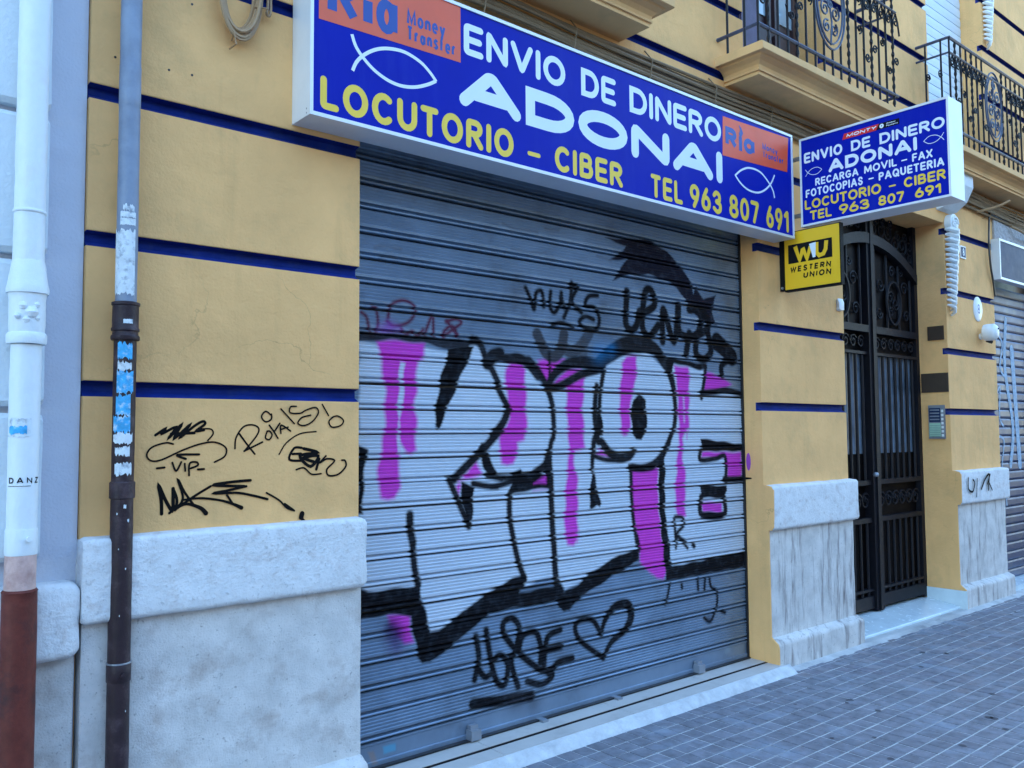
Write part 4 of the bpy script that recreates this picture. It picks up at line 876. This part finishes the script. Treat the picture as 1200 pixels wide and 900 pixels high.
def quad(pts, m, name, parent, label=None): return MB().add(pts, [tuple(range(len(pts)))]).obj(name, m, parent, **({'label': label} if label else {}))
quad([m1(*p, .0006) for p in ((1.606, 3.268), (2.333, 3.286), (2.333, 3.552), (1.606, 3.552))], 'sign_orange_faded', 'sticker', s1, 'large faded orange panel at the left end')
quad([m1(*p, .0006) for p in ((4.352, 3.268), (5.072, 3.302), (5.095, 3.540), (4.362, 3.518))], 'sign_orange', 'sticker', s1, 'orange panel at the right end')
b = MB()
text(b, 'R', 1.645, 1.79, 3.30, 3.505, .044, m1, lift=.0012, rnd=False); text(b, 'i', 1.812, 1.862, 3.30, 3.50, .046, m1, lift=.0012, rnd=False); text(b, 'a', 1.878, 1.99, 3.30, 3.45+.08, .040, m1, lift=.0012, rnd=False)
b.obj('lettering', 'logo_blue', s1); b = MB()
text(b, 'Money', 2.035, 2.245, 3.378, 3.450, .0125, m1, lift=.0012, gap=.007, rnd=False); text(b, 'Transfer', 2.035, 2.305, 3.306, 3.374, .0120, m1, lift=.0012, gap=.007, rnd=False)
b.obj('lettering', 'logo_blue', s1)
b = MB()
text(b, 'R', 4.385, 4.505, 3.335, 3.462, .034, m1, lift=.0012, rnd=False); ribbon(b, [(4.543, 3.335), (4.543, 3.428)], .034, m1, lift=.0012, rnd=False); text(b, 'a', 4.578, 4.70, 3.335, 3.478, .033, m1, lift=.0012, rnd=False)
fl = MB(); ribbon(fl, [(4.545, 3.442), (4.556, 3.458), (4.548, 3.480), (4.530, 3.498)], [.034, .030, .018, .004], m1, lift=.0014); fl.obj('flame_mark', 'logo_blue', s1); b.obj('lettering', 'logo_blue', s1); b = MB()
text(b, 'Money', 4.785, 4.96, 3.395, 3.440, .0088, m1, lift=.0012, gap=.006, rnd=False); text(b, 'Transfer', 4.785, 5.03, 3.345, 3.390, .0088, m1, lift=.0012, gap=.006, rnd=False)
b.obj('lettering', 'logo_blue', s1)
ribbon_b = MB(); P = [(4.76, 3.375), (4.9, 3.41), (5.08, 3.475)]; ribbon(ribbon_b, P, .004, m1, lift=.0017); ribbon_b.obj('scratch', 'sign_orange_faded', s1)
def fish(strokes, view, Y, wv, m):
    b = MB(); ox, oy, s = view; l = .0006
    for st in strokes:
        P = [at(ox+x*s, oy+y*s, Y=Y) for x, y in st]; ribbon(b, cr_spline([(p.x, p.z) for p in P], 6), wv, m1, lift=l, rnd=False); l += .0004
    return b.obj('fish_symbol', m, s1)
fish([[(335, 250), (365, 340), (420, 425), (500, 515), (600, 590), (700, 632), (800, 642), (890, 625), (958, 598)], [(340, 520), (370, 455), (430, 400), (520, 362), (620, 358), (730, 385), (840, 455), (910, 530), (960, 602)]], (360, 0, 190/1200), SY, .0155, 'sign_white')
fish([[(415, 592), (405, 545), (375, 490), (325, 430), (260, 405), (210, 418), (170, 452)], [(170, 448), (205, 500), (250, 540), (305, 558), (350, 545), (390, 505), (415, 450)]], (830, 120, 110/582), SY, .0125, 'sign_white')

# ================================================================ PROJECTING BLUE SIGN
s2 = thing('projecting_sign', 'smaller blue box sign projecting from the wall with seven text lines', 'sign', (5.3, -.7, 2.94))
KX, KX1, KY0, KY1, KZ0, KZ1 = 5.2, 5.39, -1.160, -.176, 2.942, 3.548
MB().box(KX+.012, KX1-.012, KY0+.004, KY1-.004, KZ1-.006, KZ1).obj('top_panel', 'white_alu', s2)
MB().box(KX+.012, KX1-.012, KY0+.004, KY1-.004, KZ0, KZ0+.006).obj('bottom_panel', 'white_alu', s2)
MB().box(KX+.0125, KX1-.0125, KY0, KY0+.004, KZ0, KZ1).obj('end_panel', 'white_alu', s2); MB().box(KX+.0125, KX1-.0125, KY1-.004, KY1, KZ0, KZ1).obj('end_panel', 'white_alu', s2)
for xx0 in (KX, KX1-.012):
    for a in ((KY0, KY1, KZ0, KZ0+.014), (KY0, KY1, KZ1-.014, KZ1), (KY0, KY0+.013, KZ0+.0143, KZ1-.0143), (KY1-.013, KY1, KZ0+.0143, KZ1-.0143)):
        MB().box(xx0, xx0+.012, a[0], a[1], a[2], a[3]).obj('frame', 'white_alu', s2)
MB().box(KX+.004, KX+.008, KY0+.0133, KY1-.0133, KZ0+.0143, KZ1-.0143).obj('face', 'sign_blue', s2); MB().box(KX1-.008, KX1-.004, KY0+.0133, KY1-.0133, KZ0+.0143, KZ1-.0143).obj('face', 'sign_blue', s2)
for z in (3.05, 3.45): MB().tube([(5.295, -.0, z), (5.295, KY1, z)], .016, 8).obj('bracket', 'steel_bare', s2)
m2 = lambda a, b, l: (KX+.0036-l, -a, b)
for colr, s, a0, a1, z0, z1, th in (('white', 'ENVIO', .208, .485, 3.372, 3.444, .0155), ('white', 'DE', .545, .675, 3.370, 3.440, .0155), ('white', 'DINERO', .735, 1.135, 3.366, 3.436, .0155),
    ('white', 'ADONAI', .385, .968, 3.270, 3.354, .022), ('white', 'RECARGA', .286, .590, 3.203, 3.254, .0105), ('white', 'MOVIL', .628, .840, 3.203, 3.254, .0105), ('white', '-', .868, .905, 3.21, 3.25, .008), ('white', 'FAX', .935, 1.058, 3.203, 3.254, .0105),
    ('white', 'FOTOCOPIAS', .214, .618, 3.136, 3.190, .011), ('white', '-', .655, .69, 3.145, 3.185, .008), ('white', 'PAQUETERIA', .722, 1.124, 3.136, 3.188, .011),
    ('yellow', 'LOCUTORIO', .205, .735, 3.054, 3.120, .0135), ('yellow', '-', .785, .83, 3.065, 3.11, .010), ('yellow', 'CIBER', .880, 1.130, 3.054, 3.117, .0135),
    ('yellow', 'TEL', .242, .398, 2.976, 3.040, .0135), ('yellow', '963', .450, .655, 2.974, 3.040, .0135), ('yellow', '807', .715, .880, 2.974, 3.038, .0135), ('yellow', '691', .945, 1.100, 2.974, 3.036, .0135)):
    b = MB(); text(b, s, a0, a1, z0, z1, th, m2, gap=th*.55); b.obj('lettering', 'sign_'+colr, s2)
quad([m2(*p, .0005) for p in ((.487, 3.462), (.715, 3.462), (.735, 3.500), (.50, 3.500))], 'sign_red', 'sticker', s2)
quad([m2(*p, .0003) for p in ((.715, 3.462), (.865, 3.462), (.865, 3.500), (.735, 3.500))], 'black_paint', 'sticker', s2)
b = MB(); text(b, 'MONTY', .515, .715, 3.470, 3.492, .006, m2, shear=.3, lift=.0009, gap=.004, rnd=False); text(b, 'Global', .782, .84, 3.484, 3.493, .002, m2, lift=.0009, rnd=False); text(b, 'Payments'.replace('P', 'P'), .782, .855, 3.469, 3.479, .002, m2, lift=.0009, rnd=False)
ribbon(b, A_(.752, 3.481, .009, .009, 0, 360, 14), .010, m2, lift=.0012, closed=True); b.obj('lettering', 'sign_white', s2)
for cy, cz, fl, sc in ((1.07, 3.312, 1, 1.), (.275, 3.305, -1, 1.)):
    b = MB(); f = lambda x: cy+fl*x*sc
    ribbon(b, [(f(x), cz+y) for x, y in cr_spline([(-.062, 0), (-.03, .022), (.01, .020), (.04, 0), (.058, -.022)], 5)], .0035, m2, lift=.0005, rnd=False)
    ribbon(b, [(f(x), cz+y) for x, y in cr_spline([(-.062, 0), (-.03, -.022), (.01, -.020), (.04, 0), (.058, .024)], 5)], .0035, m2, lift=.0009, rnd=False)
    b.obj('fish_symbol', 'sign_white', s2)

# ================================================================ YELLOW SQUARE SIGN
s3 = thing('projecting_sign', 'small square yellow box sign with black logo panel below the blue signs', 'sign', (5.25, -.25, 2.52))
WX = 5.2; WY0, WY1, WZ0, WZ1 = -.455, -.040, 2.515, 2.925
MB().box(WX, WX+.04, WY0, WY1, WZ0, WZ1).obj('box', 'black_paint', s3)
MB().box(WX-.003, WX, WY0+.006, WY1-.006, WZ0+.014, WZ1-.006).obj('face', 'wu_yellow', s3)
MB().box(WX+.006, WX+.034, WY1+.0005, -.0, WZ0+.01, WZ1-.01).obj('bracket', 'black_paint', s3)
MB().tube([(WX+.02, WY1+.02, WZ0+.03), (WX-.004, WY1+.02, WZ0+.03)], .009, 8).obj('bolt', 'steel_bare', s3)
m3 = lambda a, b, l: (WX-.0034-l, -a, b)
quad([m3(*p, .0) for p in ((.074, 2.704), (.398, 2.704), (.398, 2.834), (.074, 2.834))], 'black_paint', 'logo_panel', s3)
b = MB()
ribbon(b, [(.128, 2.818), (.160, 2.722), (.185, 2.79)], .030, m3, lift=.0006, rnd=False); ribbon(b, [(.185, 2.80), (.215, 2.722), (.243, 2.80)], .028, m3, lift=.0010, rnd=False)
ribbon(b, [(.288, 2.820), (.286, 2.75), (.305, 2.728), (.335, 2.735), (.352, 2.765), (.358, 2.820)], .027, m3, lift=.0006, rnd=False); b.obj('logo_letters', 'wu_yellow', s3)
b = MB(); ribbon(b, [(.258, 2.820), (.268, 2.722)], [.050, .020], m3, lift=.0014, rnd=False); b.obj('logo_stripe', 'sign_white', s3)
b = MB(); text(b, 'WESTERN', .085, .385, 2.642, 2.682, .0098, m3, gap=.011, shear=.12, rnd=False); text(b, 'UNION', .183, .385, 2.592, 2.632, .0098, m3, gap=.011, shear=.12, rnd=False); b.obj('lettering', 'black_paint', s3)

# ================================================================ SIGN OF THE RIGHT-HAND SHOP
s4 = thing('shop_sign', 'dark slate box sign with white frame cut by the right edge', 'sign', (9.5, -.05, 3.0))
frame(8.90, 10.5, 3.02, 3.42, -.08, -.001, .022, s4)
MB().box(8.90, 8.904, -.0595, -.001, 3.0245, 3.4195).obj('end_panel', 'white_alu', s4); MB().box(8.92, 10.48, -.074, -.068, 3.042, 3.398).obj('face', 'slate_face', s4)
MB().box(8.95, 10.5, -.02, -.001, 3.43, 3.70).obj('textured_panel', 'grey_textured', s4)

# ================================================================ SMALL THINGS ON THE WALL
def tube_thing(name, lab, cat, paths, r, m, group=None, part='cable'):
    t = thing(name, lab, cat, paths[0][0], group)
    for p in paths: MB().tube(cr_spline(p, 4) if len(p) > 2 else p, r, 6).obj(part, m, t, smooth=True)
    return t
ct = thing('cable_bundle', 'thick bundle of tan painted cables running along the wall above the long sign', 'cables', (5, -.04, 3.7))
for k in range(9):
    zb = 3.632+.017*k+(.012 if k % 2 else 0); yb = -.028-.012*(k % 3); P = []
    for x in np.arange(1.5, 12.6, .35):
        P.append((x, yb+.010*noise.noise(Vector((x*1.1, k*7, 0)))-.0, zb+.030*noise.noise(Vector((x*.9, k*3.1, 5)))-.012*math.sin(x*2.1)))
    MB().tube(cr_spline(P, 3), random.choice((.010, .013, .016, .011)), 6).obj('cable', 'cable_tan', ct, smooth=True)
for x in np.arange(1.9, 12, .62):
    q = MB(); q.tube([(x, -.002, 3.60), (x+.02, -.075, 3.62), (x+.04, -.078, 3.74), (x+.06, -.002, 3.83)], .004, 5); q.obj('cable_tie', 'cable_tan', ct)
cl = thing('cable_coil', 'coiled tan cable hanging on the yellow wall beside the long sign', 'cable', (1.32, -.03, 3.1))
cx, cz = 1.322, 3.29
for k in range(6):
    r = .062+.0065*k; P = []
    for i in range(15):
        a = math.radians(180+180*i/14); P.append((cx+r*math.cos(a)*(1+.03*math.sin(k)), -.03-.008*(k % 3)-.01*math.sin(a+k), cz+.075-.02+ (r+.10)*1.0*math.sin(a)*(.98+.02*k)))
    P = [(P[0][0]+.006*(k % 2), P[0][1], 3.9)]+[(P[0][0], P[0][1], 3.5)]+P+[(P[-1][0], P[-1][1], 3.5), (P[-1][0]-.004*(k % 2), P[-1][1], 3.9)]
    MB().tube(P, .0065 if k % 2 else .008, 6).obj('cable', 'cable_pale', cl, smooth=True)
MB().tube([(cx-.02, -.005, 3.14), (cx-.03, -.055, 3.15), (cx-.022, -.06, 3.105), (cx-.03, -.01, 3.10)], .004, 5).obj('cable_tie', 'cable_pale', cl)
MB().tube([(cx+.055, -.05, 3.285), (cx+.11, -.055, 3.292)], .004, 5).obj('cable_tie', 'cable_pale', cl)
tube_thing('cable', 'short looped cable end hanging just left of the long sign', 'cable', [[(1.448, -.02, 3.9), (1.445, -.025, 3.36), (1.437, -.03, 3.29), (1.446, -.03, 3.275), (1.455, -.03, 3.30), (1.458, -.022, 3.4), (1.455, -.02, 3.9)]], .0055, 'cable_pale')
tube_thing('cable', 'thin black cable hanging down beside the right shop sign', 'cable', [[(8.86, -.02, 3.75), (8.80, -.03, 3.55), (8.78, -.03, 3.35), (8.80, -.03, 3.15), (8.88, -.02, 2.98), (8.92, -.015, 2.86)]], .009, 'cable_black')
tube_thing('cable', 'loose pale cable ends sticking out above the right shop sign', 'cable', [[(8.5, -.04, 3.62), (8.62, -.16, 3.66), (8.72, -.25, 3.72)], [(9.3, -.05, 3.6), (9.5, -.1, 3.55), (9.8, -.05, 3.52)]], .012, 'cable_pale')
# dark plates and intercom on the jamb of the entrance
p1 = thing('wall_plate', 'small dark rectangular plate high on the yellow entrance jamb', 'plate', (XE, .1, 2.37))
MB().box(XE-.010, XE-.0005, .026, .168, 2.370, 2.497).obj('plate', 'plate_dark', p1); MB().box(XE-.013, XE-.0105, .036, .158, 2.380, 2.487).obj('panel', 'plate_dark', p1)
p2 = thing('wall_plate', 'wide dark rectangular plate in the middle of the yellow entrance jamb', 'plate', (XE, .1, 1.9))
MB().box(XE-.008, XE-.0005, .002, .240, 1.902, 2.074).obj('plate', 'plate_dark', p2); MB().box(XE-.0105, XE-.0085, .012, .230, 1.912, 2.064).obj('panel', 'plate_dark', p2)
ic = thing('intercom', 'silver intercom panel with rows of bell buttons on the entrance jamb', 'intercom', (XE, .1, 1.5))
MB().box(XE-.022, XE-.0005, .040, .180, 1.486, 1.786).obj('case', 'steel_bare', ic)
MB().box(XE-.026, XE-.0225, .074, .172, 1.505, 1.625).obj('label_field', 'green_label', ic); MB().box(XE-.026, XE-.0225, .074, .172, 1.635, 1.76).obj('speaker', 'slate_face', ic)
for i in range(7):
    MB().box(XE-.029, XE-.0225, .048, .066, 1.505+i*.036, 1.528+i*.036).obj('button', 'plaque_white', ic)
    MB().box(XE-.0275, XE-.0262, .078, .168, 1.508+i*.016, 1.510+i*.016).obj('row_line', 'slate_face', ic)
for z in (1.652, 1.68, 1.708, 1.736): MB().box(XE-.0275, XE-.0262, .082, .165, z, z+.012).obj('name_slot', 'steel_bare', ic)
pn = thing('number_plate', 'small white framed dark number plate beside the carved scroll', 'plate', (8.23, 0, 3.15))
MB().box(8.175, 8.29, -.010, -.0005, 3.145, 3.262).obj('plate', 'plaque_white', pn); MB().box(8.187, 8.278, -.0125, -.0102, 3.157, 3.250).obj('panel', 'slate_face', pn)
b = MB(); mN = lambda a, b, l: (a, -.0127-l, b); text(b, '8', 8.215, 8.252, 3.170, 3.240, .010, mN); b.obj('numeral', 'sign_white', pn)
ov = thing('oval_plaque', 'white oval enamel plaque with dark figures above the round white lamp', 'plaque', (8.52, 0, 2.6))
E_ = lambda rx, rz, y: [(8.52+rx*math.cos(t), y, 2.70+rz*math.sin(t)) for t in np.linspace(0, 2*math.pi, 25)[:-1]]
vs = E_(.095, .118, -.0005)+E_(.095, .118, -.008)+E_(.080, .103, -.016)
MB().add(vs, [(24*k+i, 24*k+(i+1) % 24, 24*k+24+(i+1) % 24, 24*k+24+i) for k in (0, 1) for i in range(24)]+[tuple(range(48, 72))]).obj('plaque', 'plaque_white', ov, smooth=True)
b = MB(); mN = lambda a, b, l: (a, -.0165-l, b); text(b, '8', 8.492, 8.545, 2.655, 2.745, .012, mN); b.obj('numeral', 'logo_blue', ov)
lm = thing('wall_lamp', 'round white lamp drum on a short arm beside the right shutter', 'lamp', (8.55, -.05, 2.48))
cy_ = lambda r, y, n=20: [(8.56+r*math.cos(t), y, 2.475+r*math.sin(t)) for t in np.linspace(0, 2*math.pi, n+1)[:-1]]
vs = [p for r, y in ((.05, -.03), (.076, -.045), (.08, -.07), (.078, -.13), (.06, -.15), (.02, -.158)) for p in cy_(r, y)]
MB().add(vs, [(20*k+i, 20*k+(i+1) % 20, 20*k+20+(i+1) % 20, 20*k+20+i) for k in range(5) for i in range(20)]+[tuple(range(20))[::-1], tuple(range(100, 120))]).obj('drum', 'plaque_white', lm, smooth=True)
MB().tube([(8.56, -.0, 2.44), (8.56, -.05, 2.45)], .03, 10).obj('mount', 'plaque_white', lm); MB().tube([(8.56, -.06, 2.40), (8.60, -.09, 2.385)], .016, 8).obj('socket', 'cable_black', lm); MB().tube([(8.575, -.157, 2.505), (8.575, -.166, 2.505)], .008, 8).obj('screw', 'slate_face', lm)
cm = thing('wall_bracket', 'small pale plaster clip on the door edge below the yellow sign', 'bracket', (6.0, 0, 2.35))
rough_prism(dense([(0, 2.46), (-.025, 2.465), (-.03, 2.52), (-.015, 2.55), (0, 2.545)], .03), 5.95, 6.02, step=.02, bev=.01, amp=.006, freq=20).obj('clip', 'plaque_white', cm, smooth=True)

ob = thing('opposite_building', 'plain unseen building across the street, added to block low sky light', 'building', (5, -17, 0))  # unseen behind the camera, put in to cut horizon light on the facade
MB().box(-30, 50, -24, -17, -.17, 10).obj('wall', 'opposite_wall', ob)
# thing empties move to their bases while parts keep their places
bpy.context.view_layer.update()
for o in list(SC.objects):
    if o.type == 'EMPTY' and '_base' in o.keys():
        base = Vector(tuple(o['_base'])); del o['_base']
        o.location = base
        for c_ in o.children: c_.matrix_parent_inverse = Matrix.Translation(-base)
for m in bpy.data.materials:
    if 'mixfn' in m.keys(): del m['mixfn']
